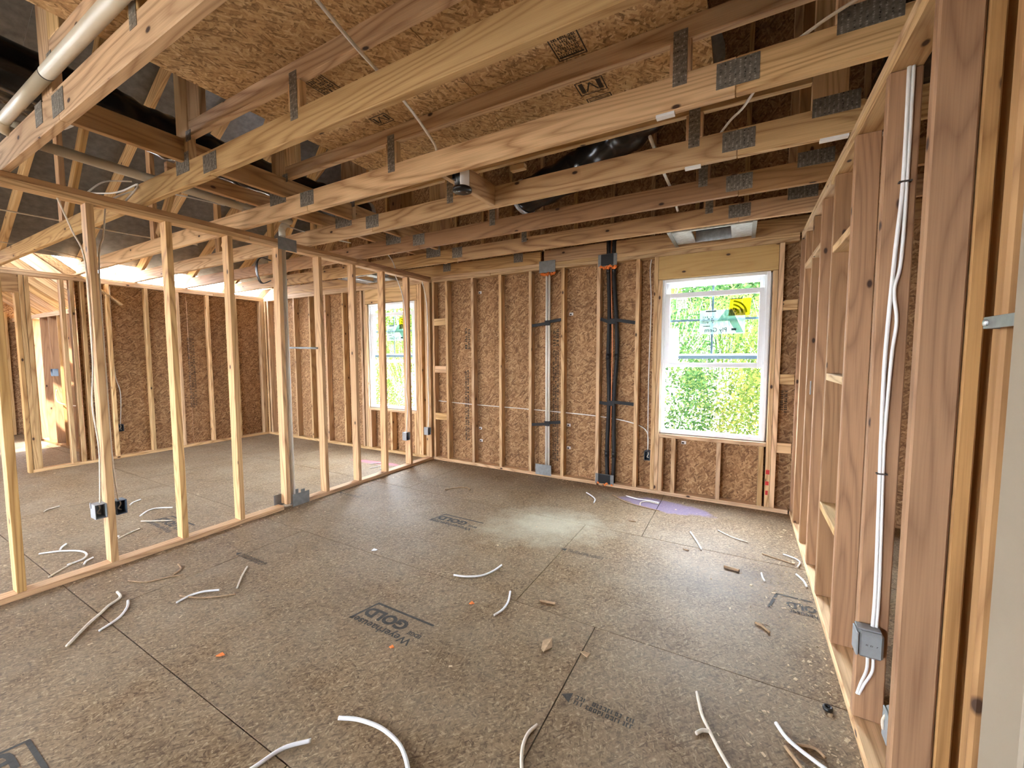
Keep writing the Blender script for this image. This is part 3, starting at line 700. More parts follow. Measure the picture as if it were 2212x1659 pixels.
# duct boots in the ceiling
def boot(x0, x1, y0, y1, label):
    r = empty('duct_boot', ((x0+x1)/2, (y0+y1)/2, ZP+.02), label, 'duct boot'); z0, z1 = ZP+.005, ZP+.13
    a = (x1-x0)*.27
    box('insulated_side', (x0, y0+.06, z0), (x0+a, y1-.05, z0+.02), TAPE, r, .003); box('insulated_side', (x1-a, y0+.06, z0), (x1, y1-.05, z0+.02), TAPE, r, .003)
    box('boot_rim', (x0+a, y0+.06, z0), (x1-a, y0+.085, z1), TAPE, r, .002); box('boot_rim', (x0+a, y1-.075, z0), (x1-a, y1-.05, z1), TAPE, r, .002)
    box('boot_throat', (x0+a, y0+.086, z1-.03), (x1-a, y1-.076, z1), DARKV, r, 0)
    for xx in (x0-.012, x1-.02): box('hanger_strap', (xx, y0, ZP-.004), (xx+.032, y1, ZP-.001), STEEL, r, .001)
boot(3.05, 3.69, -.54, -.002, 'silver wrapped duct boot with dark opening above the right window')
boot(-1.15, -.55, -.54, -.002, 'silver wrapped duct boot above the window beyond the partition')

# white pipe and black line set on the back wall
cp = empty('condensate_pipe', (1.68, .03, 0), 'narrow white plastic pipe rising up the back wall', 'pipe')
tube('pipe_run', [(1.668, .032, .012), (1.668, .032, 2.52)], .0135, PVC, cp, 14, 1); tube('pipe_run', [(1.70, .034, .012), (1.70, .034, 2.42)], .0135, PVC, cp, 14, 1)
ls = [('black foam-covered refrigerant line, left one of the pair on the back wall', [(2.40, .045, .012), (2.385, .042, .35), (2.40, .04, .95), (2.385, .04, 1.4), (2.392, .04, 1.85), (2.375, .045, 2.3), (2.372, .045, 2.75)]),
      ('black foam-covered refrigerant line, right one of the pair on the back wall', [(2.455, .042, .012), (2.462, .042, .35), (2.455, .04, .95), (2.478, .04, 1.4), (2.47, .04, 1.75), (2.432, .045, 2.3), (2.44, .045, 2.75)])]
for lab, pts in ls:
    r = empty('refrigerant_line', pts[0], lab, 'pipe')
    tube('foam_sleeve', pts, .0215, BLK, r, 12, 8, 1.0, .04)
    for k in (1, 3, 5): p = Vector(pts[k]); tube('tape_wrap', [p-Vector((0, 0, .03)), p+Vector((0, 0, .03))], .0245, BLKP, r, 12, 1)
tag(tube('copper_line', [(2.427, .03, .012), (2.424, .025, .4), (2.430, .022, 1.0), (2.432, .02, 1.6), (2.405, .03, 2.3), (2.408, .03, 2.7)], .0055, COPPER, None, 8, 8), 'thin copper line between the two black foam lines', 'pipe')
def strap(x0, z0, x1, z1, xm, lab):
    r = empty('pipe_strap', (xm, .0, (z0+z1)/2), lab, 'strap')
    zm = (z0+z1)/2
    beam('strap_band', (x0, .008, z0), (xm-.03, .010, zm-.01), .004, .034, BLK, r, .001); beam('strap_band', (xm+.03, .010, zm+.012), (x1, .008, z1), .004, .034, BLK, r, .001)
    box('strap_saddle', (xm-.032, .006, zm-.03), (xm+.034, .0115, zm+.026), BLK, r, .002)
strap(1.492, 1.757, 1.856, 1.813, 1.684, 'upper black strap holding the narrow white pipe'); strap(1.492, .60, 1.856, .655, 1.684, 'lower black strap holding the narrow white pipe')
strap(2.305, 1.80, 2.668, 1.745, 2.43, 'upper black strap holding the black refrigerant lines'); strap(2.305, .906, 2.668, .906, 2.43, 'lower black strap holding the black refrigerant lines')
def guard(x0, x1, z0, z1, lab, dark=False, foam=None):
    r = empty('guard_plate', ((x0+x1)/2, -.003, z0), lab, 'guard plate')
    box('plate', (x0, -.0045, z0), (x1, -.0008, z1), STEEL if z1 < .5 and not dark else STEEL_D, r, .001)
    if dark: box('black_sheet', (x0+.032, -.0075, z0+.005), (x1-.036, -.0048, z1-.003), BLKP, r, .001)
    for xx in (x0+.012, x1-.012):
        for zz in (z0+.015, z1-.015): tube('nail_head', [(xx, -.0062, zz), (xx, -.0046, zz)], .0035, STEEL, r, 8, 1)
    if foam: 
        bm = bmesh.new(); rg = random.Random(int(x0*100))
        for k in range(14):
            m = Matrix.Translation((x0+.02+(x1-x0-.04)*k/13, .012+rg.uniform(-.012, .02), foam+rg.uniform(-.012, .012))) @ Matrix.Scale(rg.uniform(.8, 1.3), 4)
            bmesh.ops.create_icosphere(bm, subdivisions=1, radius=.016, matrix=m)
        me = bpy.data.meshes.new('foam'); bm.to_mesh(me); bm.free(); me.materials.append(FOAM)
        o = bpy.data.objects.new('foam_sealant', me); COL.objects.link(o); attach(o, r)
guard(1.587, 1.786, 2.345, 2.477, 'steel guard plate over the top plates at the white pipe', foam=2.335)
guard(1.545, 1.748, .018, .142, 'steel guard plate at the foot of the narrow white pipe')
guard(2.275, 2.475, 2.345, 2.468, 'black faced guard plate above the black refrigerant lines', True, 2.335)
guard(2.273, 2.474, .022, .13, 'black faced guard plate at the foot of the black refrigerant lines', True, .022)
def guard_x(y0, y1, z0, z1, lab, ear=False):
    r = empty('guard_plate', (.003, (y0+y1)/2, z0), lab, 'guard plate')
    box('plate', (.0008, y0, z0), (.004, y1, z1), STEEL_D, r, .001)
    if ear: box('plate_ear', (.0008, y0+.085, z1), (.004, y0+.125, z1+.028), STEEL_D, r, .001)
    for yy in (y0+.012, y1-.012):
        for zz in (z0+.015, z1-.015): tube('nail_head', [(.0042, yy, zz), (.0058, yy, zz)], .0035, STEEL, r, 8, 1)
guard_x(-2.06, -1.885, ZP-.085, ZP+.025, 'grey steel guard plate on the partition top plate at the upright pipe')
guard_x(-2.02, -1.85, .002, .118, 'grey steel guard plate at the foot of the upright pipe on the partition', True)
tag(box('guard_plate', (-D4-.004, -2.14, .02), (-D4-.001, -1.90, .13), STEEL_D, None, .001), 'steel guard plate on the far face of the partition foot', 'guard plate')
tag(box('pipe_bracket', (-.052, -2.01, 1.482), (-.048, -1.663, 1.500), STEEL, None, .0005), 'thin metal strap between two partition studs at mid height', 'strap')
# loop of black strap hanging behind the partition
lp = [(-.12+.0, -2.12+.0, 2.23)]
tag(tube('strap_loop', [(-.10, -2.07, 2.27), (-.11, -2.15, 2.28), (-.11, -2.19, 2.22), (-.11, -2.185, 2.12), (-.11, -2.15, 2.06), (-.10, -2.08, 2.09)], .018, BLKP, None, 10, 6, .25), 'loop of black strapping hanging from a partition stud', 'strap')

# ---- electrical boxes ----------------------------------------------
def ebox(cx, cy, cz, face, lab, mat=GREYB, s=(.06, .055, .095), open_=True):
    """face: direction the open side looks ('x','-x','-y')"""
    r = empty('electrical_box', (cx, cy, cz), lab, 'electrical box'); a, b, c = s[0]/2, s[1]/2, s[2]/2; t = .004
    def bb(n, lo, hi, m=mat): return box(n, (cx+lo[0], cy+lo[1], cz+lo[2]), (cx+hi[0], cy+hi[1], cz+hi[2]), m, r, .0015)
    if face in ('x', '-x'):
        sg = 1 if face == 'x' else -1
        xb0, xb1 = (-a, -a+t) if sg > 0 else (a-t, a)
        bb('box_back', (xb0, -b, -c), (xb1, b, c))
        x0, x1 = (-a+t, a) if sg > 0 else (-a, a-t)
        bb('box_side', (x0, -b, -c), (x1, -b+t, c)); bb('box_side', (x0, b-t, -c), (x1, b, c)); bb('box_side', (x0, -b+t, -c), (x1, b-t, -c+t)); bb('box_side', (x0, -b+t, c-t), (x1, b-t, c))
        bb('nail_tab', (x0+.005, -b-.004, c-.03), (x0+.02, -b, c+.008))
    else:
        bb('box_back', (-a, b-t, -c), (a, b, c)); bb('box_side', (-a, -b, -c), (-a+t, b-t, c)); bb('box_side', (a-t, -b, -c), (a, b-t, c)); bb('box_side', (-a+t, -b, -c), (a-t, b-t, -c+t)); bb('box_side', (-a+t, -b, c-t), (a-t, b-t, c))
    tube('wire_tail', [(cx, cy, cz+c-.006), (cx+.008, cy+.004, cz+c*.3), (cx-.004, cy-.006, cz-c*.3), (cx+.01, cy+.006, cz-c*.5)], .004, CABLE_D, r, 6, 4)
    return r
ebox(-.045, -3.318, .40, 'x', 'grey electrical box on the near side of the partition stud with two cables', s=(.085, .058, .095))
ebox(-.045, -3.214, .395, 'x', 'dark open electrical box on the far side of the partition stud with two cables', GREYD, s=(.08, .055, .095))
ebox(-.04, -.476, .40, 'x', 'grey electrical box low on the partition stud in front of the far window', s=(.07, .062, .10))
ebox(-.04, -.073, .40, 'x', 'grey electrical box at the corner end of the partition', s=(.07, .062, .10))
ebox(2.812, .045, .38, '-y', 'dark grey outlet box left of the right window', GREYD, s=(.058, .07, .095))
b1 = empty('electrical_box', (4.08, -2.41, .37), 'grey electrical box on the right wall stud, two cable ends below it', 'electrical box')
box('box_body', (4.034, -2.43, .315), (4.106, -2.376, .412), GREYB, b1, .008); box('box_rim', (4.026, -2.436, .322), (4.0335, -2.374, .408), GREYB, b1, .002)
box('box_flange', (4.03, -2.42, .4125), (4.10, -2.377, .419), GREYB, b1, .002)
flatprint('box_lettering', scribble(4.055, .362, 4.088, .37, 1, 4), -2.4306, INK, b1, 'y')
for dx in (0, .016): tube('cable_end', [(4.068+dx, -2.40, .314), (4.066+dx, -2.408, .26), (4.05+dx*.6, -2.415, .205), (4.040+dx*.3, -2.42, .165)], .0048, CABLE, b1, 8, 5)
b2 = empty('electrical_box', (4.075, -2.70, .33), 'grey electrical box low beside the wide near stud of the right wall', 'electrical box')
box('box_body', (4.048, -2.748, .245), (4.10, -2.695, .35), GREYB, b2, .006); box('box_rim', (4.041, -2.750, .25), (4.0475, -2.70, .345), GREYB, b2, .002)
tube('wire_tail', [(4.045, -2.72, .33), (4.036, -2.725, .31), (4.04, -2.72, .28)], .004, CABLE_D, b2, 6, 4)
ebox(-3.90, -2.02, .42, 'x', 'dark outlet box low on the far left wall', GREYD, s=(.06, .058, .095))
ebox(-5.55, -2.235, 1.17, '-y', 'dark switch box on the stud wall beyond the doorway', GREYD, s=(.1, .06, .11))
tag(box('door_catch', (XR-.006, -.95, 1.15), (XR-.0005, -.93, 1.24), STEEL_D, None, .001), 'small steel nail guard on the far end of the right stud wall', 'guard plate')

# ---- cables ---------------------------------------------------------
def cable(pts, lab, r=.0052, m=CABLE, name='cable', staples=()):
    o = tube(name, pts, r, m, None, 8, 6)
    tag(o, lab, 'cable')
    return o
cable([(4.088, -2.378, 2.378), (4.090, -2.379, 2.0), (4.080, -2.379, 1.75), (4.071, -2.379, 1.4), (4.074, -2.379, 1.1), (4.080, -2.379, .8), (4.084, -2.379, .55), (4.080, -2.39, .42)], 'white cable running straight down the right wall stud to the box', .0062)
cable([(4.099, -2.378, 2.378), (4.100, -2.379, 2.1), (4.098, -2.379, 1.75), (4.084, -2.381, 1.64), (4.095, -2.382, 1.53), (4.088, -2.380, 1.40), (4.083, -2.379, 1.1), (4.089, -2.379, .8), (4.094, -2.379, .55), (4.090, -2.39, .42)], 'kinked white cable beside the straight one on the right wall stud', .0055)
tag(box('cable_staple', (4.066, -2.388, .985), (4.096, -2.371, .99), INK, None, 0), 'dark staple over the two white cables, lower one', 'staple')
tag(box('cable_staple', (4.078, -2.388, 2.0), (4.112, -2.371, 2.005), INK, None, 0), 'dark staple over the two white cables, upper one', 'staple')
cable([(-.05, -3.40, 2.39), (-.03, -3.35, 2.2), (-.03, -3.298, 2.0), (-.035, -3.296, 1.4), (-.03, -3.315, 1.1), (-.035, -3.297, .8), (-.04, -3.31, .45)], 'cable down the near side of the partition stud nearest the left edge', .005, CABLE_D)
cable([(-.05, -3.18, 2.39), (-.03, -3.205, 2.2), (-.03, -3.236, 2.0), (-.035, -3.238, 1.2), (-.035, -3.236, .7), (-.04, -3.22, .44)], 'cable slanting from the plate to the far side of the same partition stud', .005, CABLE_D)
cable([(-.05, -.60, 2.39), (-.03, -.50, 2.15), (-.03, -.455, 1.8), (-.03, -.452, 1.2), (-.03, -.475, 1.0), (-.03, -.452, .8), (-.035, -.47, .45)], 'white cable down the partition stud in front of the far window', .005)
cable([(-.05, -.12, 2.39), (-.03, -.06, 2.1), (-.03, -.048, 1.6), (-.03, -.058, 1.0), (-.03, -.048, .7), (-.035, -.065, .45)], 'white cable down the corner end of the partition', .005)
cable([(.045, .070, .80), (.5, .066, .785), (1.19, .066, .775), (1.7, .066, .765), (2.3, .066, .745), (2.65, .066, .70), (2.80, .05, .62), (2.812, .045, .43)], 'white cable running level through the back wall studs', .0052, CABLE)
cable([(2.81, .04, 2.37), (2.80, .04, 2.25), (2.815, .045, 1.9), (2.805, .045, 1.2), (2.812, .045, .43)], 'white cable hanging beside the window king stud', .005)
cable([(-3.87, -2.04, 2.36), (-3.87, -2.05, 1.9), (-3.88, -2.045, 1.2), (-3.88, -2.0, .9), (-3.89, -2.02, .47)], 'white cable down the far left wall to its outlet box', .005)
cable([(2.36, -3.42, 2.62), (2.30, -3.15, 2.60), (2.235, -2.90, 2.61), (2.17, -2.67, 2.61), (2.09, -2.43, 2.60), (2.05, -2.36, 2.60)], 'flat white cable crossing under the attic deck', .007, CABLE)
cable([(3.147, -1.86, 2.62), (3.147, -1.44, 2.60), (3.145, -1.0, 2.61), (3.13, -.6, 2.60)], 'wide white cable between the trusses ahead of the right window', .010, PVC)
cable([(3.67, -2.16, 2.60), (3.60, -2.0, 2.58), (3.54, -1.86, 2.60), (3.47, -1.70, 2.60)], 'thin white cable slanting between two trusses near the right wall', .006)
cable([(4.02, -2.55, 2.60), (3.95, -2.44, 2.62), (3.84, -2.38, 2.61), (3.70, -2.2, 2.64)], 'pale cable draped over the truss heel at the top right', .006, CABLE_D)
cable([(.193, -1.06, 2.60), (.05, -.75, 2.53), (-.06, -.58, 2.46)], 'white cable dropping to the partition plate near the corner', .005)
cable([(-1.4, -3.55, 2.72), (-.9, -3.2, 2.66), (-.45, -3.02, 2.61), (-.05, -3.0, 2.60), (-.03, -3.08, 2.46)], 'white cable arching down to the partition plate by the tall stud', .006)
cable([(-.03, -3.04, 2.60), (-.06, -3.17, 2.56), (-.05, -3.26, 2.46)], 'short white cable arched over the partition top plate', .005)
cable([(-.06, -2.45, 2.63), (-.08, -2.80, 2.61), (-.07, -3.0, 2.56), (-.06, -3.14, 2.46)], 'white cable curving along the cream pipe to the partition plate', .005)
cable([(-2.3, -3.6, 2.74), (-2.15, -3.0, 2.72), (-2.1, -2.4, 2.71), (-2.0, -1.8, 2.72)], 'dark looking cable strung across the foil roof', .007, CABLE_D)
cable([(-3.1, -3.1, 2.60), (-3.3, -2.5, 2.60), (-3.5, -2.1, 2.52), (-3.84, -2.02, 2.46)], 'thin cable dropping to the far left top plate', .005, CABLE_D)
cable([(-.05, -1.97, 2.60), (.0, -1.6, 2.58), (.03, -1.3, 2.59)], 'white cable leaving the top of the upright pipe', .006)
cable([(-4.0, -2.22, .75), (-4.8, -2.24, .70), (-5.6, -2.22, .72), (-5.6, -2.22, .9)], 'cable strung through the studs beyond the doorway', .006, CABLE_D)
for x0, x1, y, lab in [(3.27, 3.345, -2.368, 'white paper tag stapled under the truss nearest the deck edge'), (3.32, 3.40, -1.777, 'white paper tag under the truss behind the black ceiling box'), (3.925, 4.035, -1.777, 'long white paper tag under the truss end at the right wall')]:
    tag(box('paper_tag', (x0, y, ZP-.012), (x1, y+.03, ZP-.0005), PAPER, None, 0), lab, 'paper tag')

# ================================================================== LOOSE THINGS ON THE FLOOR
def offcut(pts, lab, r=.006, m=CABLE, cat='cable offcut', grp='cable offcuts on the floor', name='cable_offcut'):
    P = [(x, y, r*1.02+.001) for x, y in pts]
    tag(tube(name, P, r, m, None, 8, 7), lab, cat, grp)
offcut([(.79, -3.57), (.74, -3.48), (.66, -3.42), (.58, -3.39)], 'curved white offcut next to the long dusty one on the near left')
offcut([(.806, -3.69), (.668, -3.578), (.60, -3.51), (.55, -3.465), (.50, -3.40), (.41, -3.385)], 'long dusty crooked offcut left of the curved white one', .007, CABLE_D)
offcut([(.849, -3.262), (.835, -3.19), (.86, -3.13), (.922, -3.077)], 'bright white arched offcut ahead of the partition foot')
offcut([(.992, -3.012), (.935, -2.97), (.87, -2.92), (.782, -2.842)], 'short dusty offcut beside the black floor stamp', .0055, CABLE_D)
offcut([(2.20, -3.64), (2.216, -3.573), (2.235, -3.49), (2.295, -3.423)], 'white offcut cut by the bottom edge of the picture, left of the big arc', .007)
offcut([(2.304, -3.311), (2.38, -3.278), (2.48, -3.262), (2.578, -3.273), (2.64, -3.30), (2.69, -3.335)], 'largest white arc-shaped offcut at the bottom of the floor', .0075)
offcut([(2.057, -2.255), (2.14, -2.23), (2.22, -2.17), (2.255, -2.08), (2.262, -1.997)], 'curved white offcut in the middle of the room')
offcut([(2.50, -2.477), (2.515, -2.41), (2.505, -2.333), (2.466, -2.239)], 'white offcut lying over the floor joint in the middle')
offcut([(2.993, -2.962), (2.978, -3.01), (2.986, -3.07), (3.02, -3.14), (3.06, -3.19)], 'tan dusty offcut standing along the nearest short floor joint', .0065, CABLE_D)
offcut([(3.51, -2.499), (3.535, -2.60), (3.562, -2.658), (3.60, -2.73), (3.645, -2.80)], 'pale bent strip with a side piece at the bottom right', .0065, CABLE_D)
offcut([(3.525, -2.705), (3.545, -2.68), (3.566, -2.672)], 'small pale piece touching the bent strip at the bottom right', .0065, CABLE_D)
offcut([(3.788, -2.51), (3.815, -2.56), (3.855, -2.595), (3.93, -2.64)], 'white offcut near the right wall foot and the black grommet', .0068)
offcut([(3.317, -.824), (3.37, -.96), (3.419, -1.103)], 'straight white offcut in front of the right window')
offcut([(3.507, -.679), (3.60, -.76), (3.718, -.811)], 'thin grey offcut right of the straight white one by the window', .0045, CABLE_D)
offcut([(2.282, -.321), (2.37, -.40), (2.42, -.47), (2.439, -.564)], 'bent white offcut in front of the black refrigerant lines')
offcut([(2.529, -.249), (2.62, -.33), (2.716, -.40)], 'dark straight offcut at the edge of the purple stain', .0045, BARK)
offcut([(2.66, -.22), (2.78, -.26), (2.90, -.25), (2.99, -.27)], 'white offcut across the top of the purple stain')
offcut([(2.84, -.42), (2.83, -.34), (2.88, -.28), (2.99, -.30)], 'hooked offcut inside the purple stain', .005, CABLE_D)
offcut([(2.72, -.40), (2.86, -.44), (3.02, -.47)], 'dark offcut along the near edge of the purple stain', .004, BARK)
offcut([(3.785, -1.27), (3.79, -1.33), (3.80, -1.37)], 'small white curl near the right wall, far of the dark chip', .0055)
offcut([(3.735, -1.86), (3.765, -1.875), (3.797, -1.914)], 'small yellowish curled chip right of the floor centre', .006, BARK)
offcut([(3.80, -.96), (3.88, -.99), (3.985, -1.03)], 'brown wood splinter by the far foot of the right wall', .004, BARK)
offcut([(3.93, -.90), (3.99, -.93), (4.02, -.98), (4.0, -1.06)], 'white curled offcut against the right wall foot', .005)
offcut([(3.98, -1.18), (4.01, -1.25), (4.02, -1.32)], 'white scrap on the right wall foot near the third stud', .006)
offcut([(3.81, -2.604), (3.83, -2.635), (3.86, -2.68)], 'tan strip beside the white offcut near the black grommet', .006, BARK)
offcut([(3.845, -2.575), (3.90, -2.56), (3.93, -2.585)], 'brown curled strip crossing above the white offcut by the grommet', .005, BARK)
offcut([(-.708, -3.466), (-.64, -3.38), (-.52, -3.31), (-.413, -3.30), (-.33, -3.34), (-.31, -3.42)], 'S-shaped white offcut beyond the partition')
offcut([(-.668, -3.371), (-.72, -3.35), (-.766, -3.317)], 'stub crossing the S-shaped white offcut beyond the partition')
offcut([(-.31, -3.40), (-.26, -3.46), (-.20, -3.53)], 'grey strip trailing from the S-shaped offcut beyond the partition', .005, CABLE_D)
offcut([(-.21, -3.366), (-.27, -3.34), (-.301, -3.297)], 'white stub beside the wired partition stud', .006)
offcut([(-.966, -2.814), (-1.06, -2.73), (-1.068, -2.66), (-.96, -2.58)], 'arched white offcut between the second and third partition bays')
offcut([(-.817, -2.858), (-.72, -2.80), (-.60, -2.72)], 'straight dusty offcut below the arched one beyond the partition', .005, CABLE_D)
offcut([(-.698, -3.114), (-.64, -3.10), (-.59, -3.071)], 'white scrap beyond the partition near the dark box')
offcut([(-.55, -3.083), (-.60, -3.0), (-.631, -2.932)], 'tan offcut next to the white scrap beyond the partition', .0055, CABLE_D)
offcut([(-1.395, -2.745), (-1.46, -2.70), (-1.499, -2.63)], 'small white hook beyond the partition, far of the dark box')
offcut([(-1.861, -3.195), (-1.92, -3.15), (-1.94, -3.081)], 'pale offcut on the grey floor beyond the partition at left', .006, CABLE_D)
offcut([(-.55, -.62), (-.50, -.52), (-.42, -.46)], 'white curl by the red floor mark under the far window', .005)
offcut([(-.40, -.75), (-.35, -.60), (-.28, -.62), (-.26, -.72)], 'looped white offcut beyond the last partition stud', .005)
offcut([(.95, -.95), (1.0, -.85), (1.10, -.78), (1.18, -.82)], 'grey hooked strip near the back left corner of the room', .005, BARK)
offcut([(1.05, -3.05), (.93, -3.16), (.78, -3.22)], 'brown shaving behind the bright white arched offcut', .004, BARK)
offcut([(.52, -3.10), (.47, -3.16), (.42, -3.25), (.30, -3.30)], 'long brown splinter along the partition foot', .004, BARK)
offcut([(.33, -3.05), (.42, -3.07), (.47, -3.13)], 'frayed tan strip near the partition foot', .005, BARK)
offcut([(3.30, -1.15), (3.34, -1.16)], 'dark stick lying on the floor before the right window', .004, BARK)
offcut([(3.57, -1.30), (3.62, -1.305), (3.66, -1.315)], 'dark brown chip in the middle of the right floor area', .009, BARK)
offcut([(2.66, -2.24), (2.70, -2.23), (2.75, -2.22)], 'dark curled chip by the floor joint corner', .007, BARK)
offcut([(2.83, -.82), (2.89, -.82)], 'dark splinter short of the purple stain', .004, BARK)

def chip(name, pts, z, mat, lab, cat):
    n = len(pts); v = [(x, y, .003+(z if i % 2 else 0)) for i, (x, y) in enumerate(pts)]; v += [(x, y, c+.004) for x, y, c in v]
    f = [tuple(reversed(range(n))), tuple(range(n, 2*n))]+[(i, (i+1) % n, (i+1) % n+n, i+n) for i in range(n)]
    tag(mobj(name, v, f, mat), lab, cat)
chip('wood_chip', [(2.813, -2.525), (2.855, -2.503), (2.873, -2.55), (2.857, -2.61), (2.83, -2.58)], .012, BARK, 'broad pale wood chip right of the centre of the floor', 'wood chip')
chip('wood_chip', [(3.001, -2.512), (3.045, -2.535), (3.048, -2.50), (3.02, -2.505)], .006, BARK, 'triangular wood chip on the short floor joint', 'wood chip')
chip('paper_scrap', [(1.33, -2.275), (1.36, -2.268), (1.357, -2.245), (1.328, -2.25)], .004, PAPER, 'tiny white paper scrap on the long floor joint', 'paper scrap')
chip('foam_crumb', [(2.318, -2.455), (2.338, -2.46), (2.345, -2.44), (2.325, -2.435)], .006, FOAM, 'orange foam crumb in the middle of the floor', 'foam crumb')
chip('foam_crumb', [(1.51, -3.37), (1.535, -3.365), (1.54, -3.345), (1.52, -3.345)], .005, FOAM, 'orange foam crumb at the lower left of the floor', 'foam crumb')
chip('foam_crumb', [(2.18, -2.93), (2.20, -2.935), (2.205, -2.92), (2.19, -2.915)], .005, FOAM, 'orange crumb just below the large floor stamp', 'foam crumb')
def ring(cx, cy, R, r):
    vs, fs = [], []; A, B = 20, 8
    for i in range(A):
        for j in range(B):
            a, b = 2*math.pi*i/A, 2*math.pi*j/B
            vs.append((cx+(R+r*math.cos(b))*math.cos(a), cy+(R+r*math.cos(b))*math.sin(a), r*1.5+.001+r*1.4*math.sin(b)))
    for i in range(A):
        for j in range(B): fs.append((i*B+j, ((i+1) % A)*B+j, ((i+1) % A)*B+(j+1) % B, i*B+(j+1) % B))
    tag(mobj('grommet', vs, fs, BLKP, None, True), 'black rubber grommet lying near the right wall foot', 'grommet')
ring(3.973, -2.335, .012, .006)

def debris():
    rg = np.random.default_rng(5); N = 2000
    x = rg.uniform(-3.6, 4.0, N); y = rg.uniform(-4.2, -.05, N)
    k = rg.random(N)
    m = k < .38; x[m] = 4.03-np.abs(rg.normal(0, .16, m.sum())); y[m] = rg.uniform(-3.2, -.4, m.sum())
    m = (k > .38) & (k < .55); x[m] = np.abs(rg.normal(0, .10, m.sum()))+.01; 
    m = (k > .55) & (k < .70); y[m] = -np.abs(rg.normal(0, .12, m.sum()))-.01; x[m] = rg.uniform(.1, 3.9, m.sum())
    ln = rg.lognormal(-5.6, .5, N); wd = ln*rg.uniform(.25, .7, N); a = rg.uniform(0, 6.28, N)
    vs = []; fs = []
    for i in range(N):
        c, s = math.cos(a[i]), math.sin(a[i]); z = .0012; L, Wd, h = ln[i], wd[i], .0022
        b = len(vs)
        for u, v, zz in ((-L, -Wd, z), (L, -Wd, z), (L*.8, Wd, z), (-L*.9, Wd, z), (0, 0, z+h)):
            vs.append((x[i]+c*u-s*v, y[i]+s*u+c*v, zz))
        fs += [(b, b+1, b+4), (b+1, b+2, b+4), (b+2, b+3, b+4), (b+3, b, b+4), (b+3, b+2, b+1, b)]
    o = mobj('wood_shavings', vs, fs, plain('shavings', srgb(206, 182, 146), .85, 0, .25, 3))
    tag(o, 'pale sawdust and wood shavings strewn over the floor', 'shavings', None, 'stuff')
debris()

# ================================================================== OUTSIDE
box('ground', (-40, -40, -.62), (40, 40, -.50), GROUND, None, 0).__setitem__('kind', 'structure')
def foliage_mesh(name, n, rx, rz, size, mat, seed, hollow=.35):
    rg = np.random.default_rng(seed)
    d = rg.normal(size=(n, 3)); d /= (np.abs(d)**3.2).sum(1)[:, None]**(1/3.2)
    r = rg.uniform(hollow, 1, n)**.6; P = d*r[:, None]*np.array([rx, rx, rz])
    t = rg.normal(size=(n, 3)); t /= np.linalg.norm(t, axis=1)[:, None]
    b = np.cross(t, rg.normal(size=(n, 3))); b /= np.linalg.norm(b, axis=1)[:, None]
    s = size*rg.uniform(.6, 1.4, n)[:, None]
    V = np.stack([P-t*s, P+b*s*.5, P+t*s, P-b*s*.5], 1).reshape(-1, 3)
    me = bpy.data.meshes.new(name); F = np.arange(4*n).reshape(-1, 4)
    me.from_pydata(V.tolist(), [], F.tolist()); me.materials.append(mat); me.update(); return me
FM = [foliage_mesh('foliage', 11000, 1.0, 1.35, .030, LEAF_A, 1), foliage_mesh('foliage', 11000, 1.0, 1.3, .029, LEAF_B, 2), foliage_mesh('foliage', 12000, 1.1, 1.75, .056, LEAF_B, 3, .1), foliage_mesh('foliage', 11000, 1.1, 1.7, .056, LEAF_A, 4, .1)]
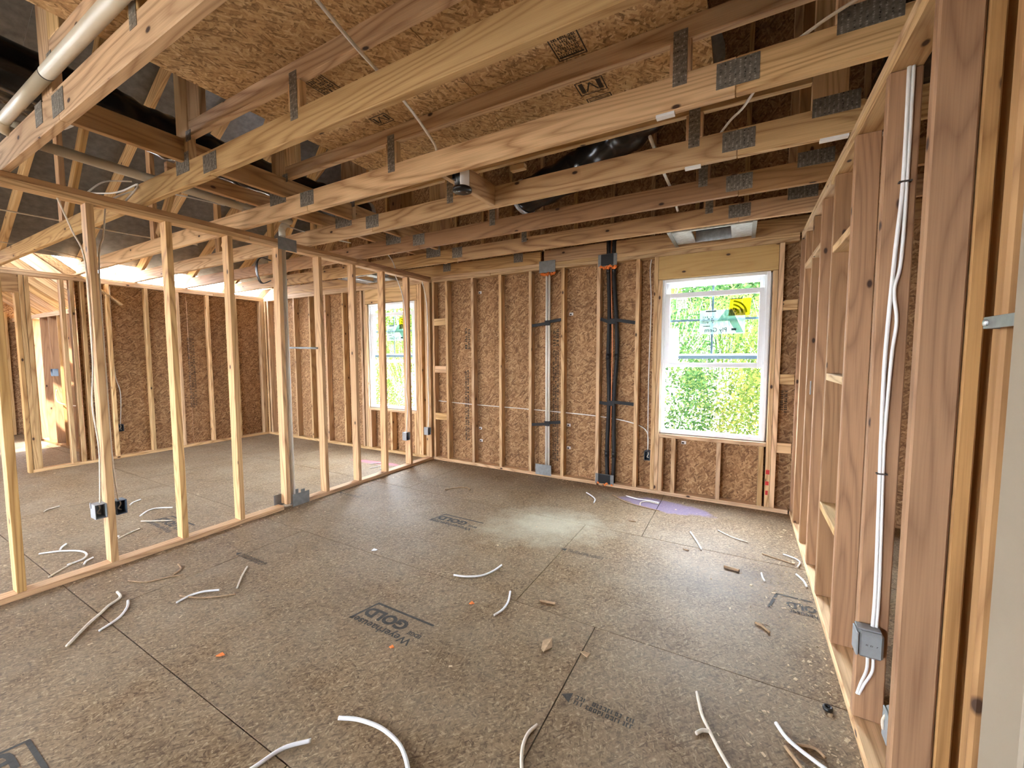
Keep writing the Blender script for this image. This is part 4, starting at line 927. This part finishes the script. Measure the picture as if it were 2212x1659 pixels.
def stems(rx, h, k, seed, r0):
    rg = random.Random(seed); vs, fs = [], []
    def seg(pts, r):
        P = spline(pts, 4); b = len(vs); n = len(P)
        for i, p in enumerate(P):
            rr = r*(1-.75*i/(n-1))
            for j in range(5): a = 6.283*j/5; vs.append((p[0]+rr*math.cos(a), p[1]+rr*math.sin(a), p[2]))
        for i in range(n-1):
            for j in range(5): j2 = (j+1) % 5; fs.append((b+i*5+j, b+i*5+j2, b+(i+1)*5+j2, b+(i+1)*5+j))
    for _ in range(k):
        a = rg.uniform(0, 6.28); q = rg.uniform(.3, 1)
        seg([(rg.uniform(-.1, .1), rg.uniform(-.1, .1), 0), (rx*q*.4*math.cos(a), rx*q*.4*math.sin(a), h*.45), (rx*q*math.cos(a)+rg.uniform(-.2, .2), rx*q*math.sin(a), h*rg.uniform(.7, 1))], r0*rg.uniform(.5, 1))
    me = bpy.data.meshes.new('stems'); me.from_pydata(vs, [], fs); me.materials.append(BRANCH); me.update(); return me
SM = [stems(.98, 2.6, 70, 1, .014), stems(.9, 3.4, 12, 2, .05)]
def plant(name, x, y, s, fm, smesh, zc, rot, lab, cat, grp):
    r = empty(name, (x, y, -.5), lab, cat, grp)
    for nm, me, z in (('stems', smesh, 0), ('foliage', fm, zc)):
        o = bpy.data.objects.new(nm, me); o.location = (x, y, -.5+z*s); o.scale = (s, s, s); o.rotation_euler = (0, 0, rot); COL.objects.link(o); attach(o, r)
sh = [(2.15, 3.9, 1.12, 1, 'in the left half of the right window'), (4.45, 4.0, 1.12, 0, 'in the right half of the right window'), (3.3, 6.5, 1.25, 0, 'behind the two near shrubs of the right window'),
      (.6, 6.4, 1.1, 1, 'left of the right window view'), (6.0, 6.2, 1.2, 1, 'right of the right window view'), (-4.6, 4.3, 1.0, 0, 'low in the far window beyond the partition'), (-7.1, 5.2, 1.1, 0, 'at the left of the far window beyond the partition')]
for i, (x, y, s, k, nm) in enumerate(sh):
    plant('shrub', x, y, s, FM[k], SM[0], 1.35, i*1.3, '%s shrub outside, %s' % ('yellow-green' if k == 0 else 'mid green', nm), 'shrub', 'shrubs outside the windows')
tr = [(.6, 10.0, 1.3, 3, 'behind the shrubs, left in the right window'), (3.75, 10.0, 1.3, 2, 'behind the shrubs, centre of the right window'), (7.3, 10.2, 1.35, 3, 'behind the shrubs, right of the right window'),
      (2.4, 13.3, 1.5, 2, 'deep behind the centre of the right window'), (-2.6, 9.0, 1.2, 2, 'between the views of the two windows'), (-5.6, 8.0, 1.15, 2, 'in the right half of the far window'), (-8.4, 8.3, 1.15, 3, 'in the middle of the far window'), (-11.4, 8.8, 1.2, 2, 'in the left half of the far window'), (-9.3, 11.4, 1.2, 2, 'deep behind the middle of the far window')]
for i, (x, y, s, k, nm) in enumerate(tr):
    plant('tree', x, y, s, FM[k], SM[1], 2.15, i*.9, '%s tree outside, %s' % ('pale green' if k == 3 else 'dense green', nm), 'tree', 'trees outside the windows')
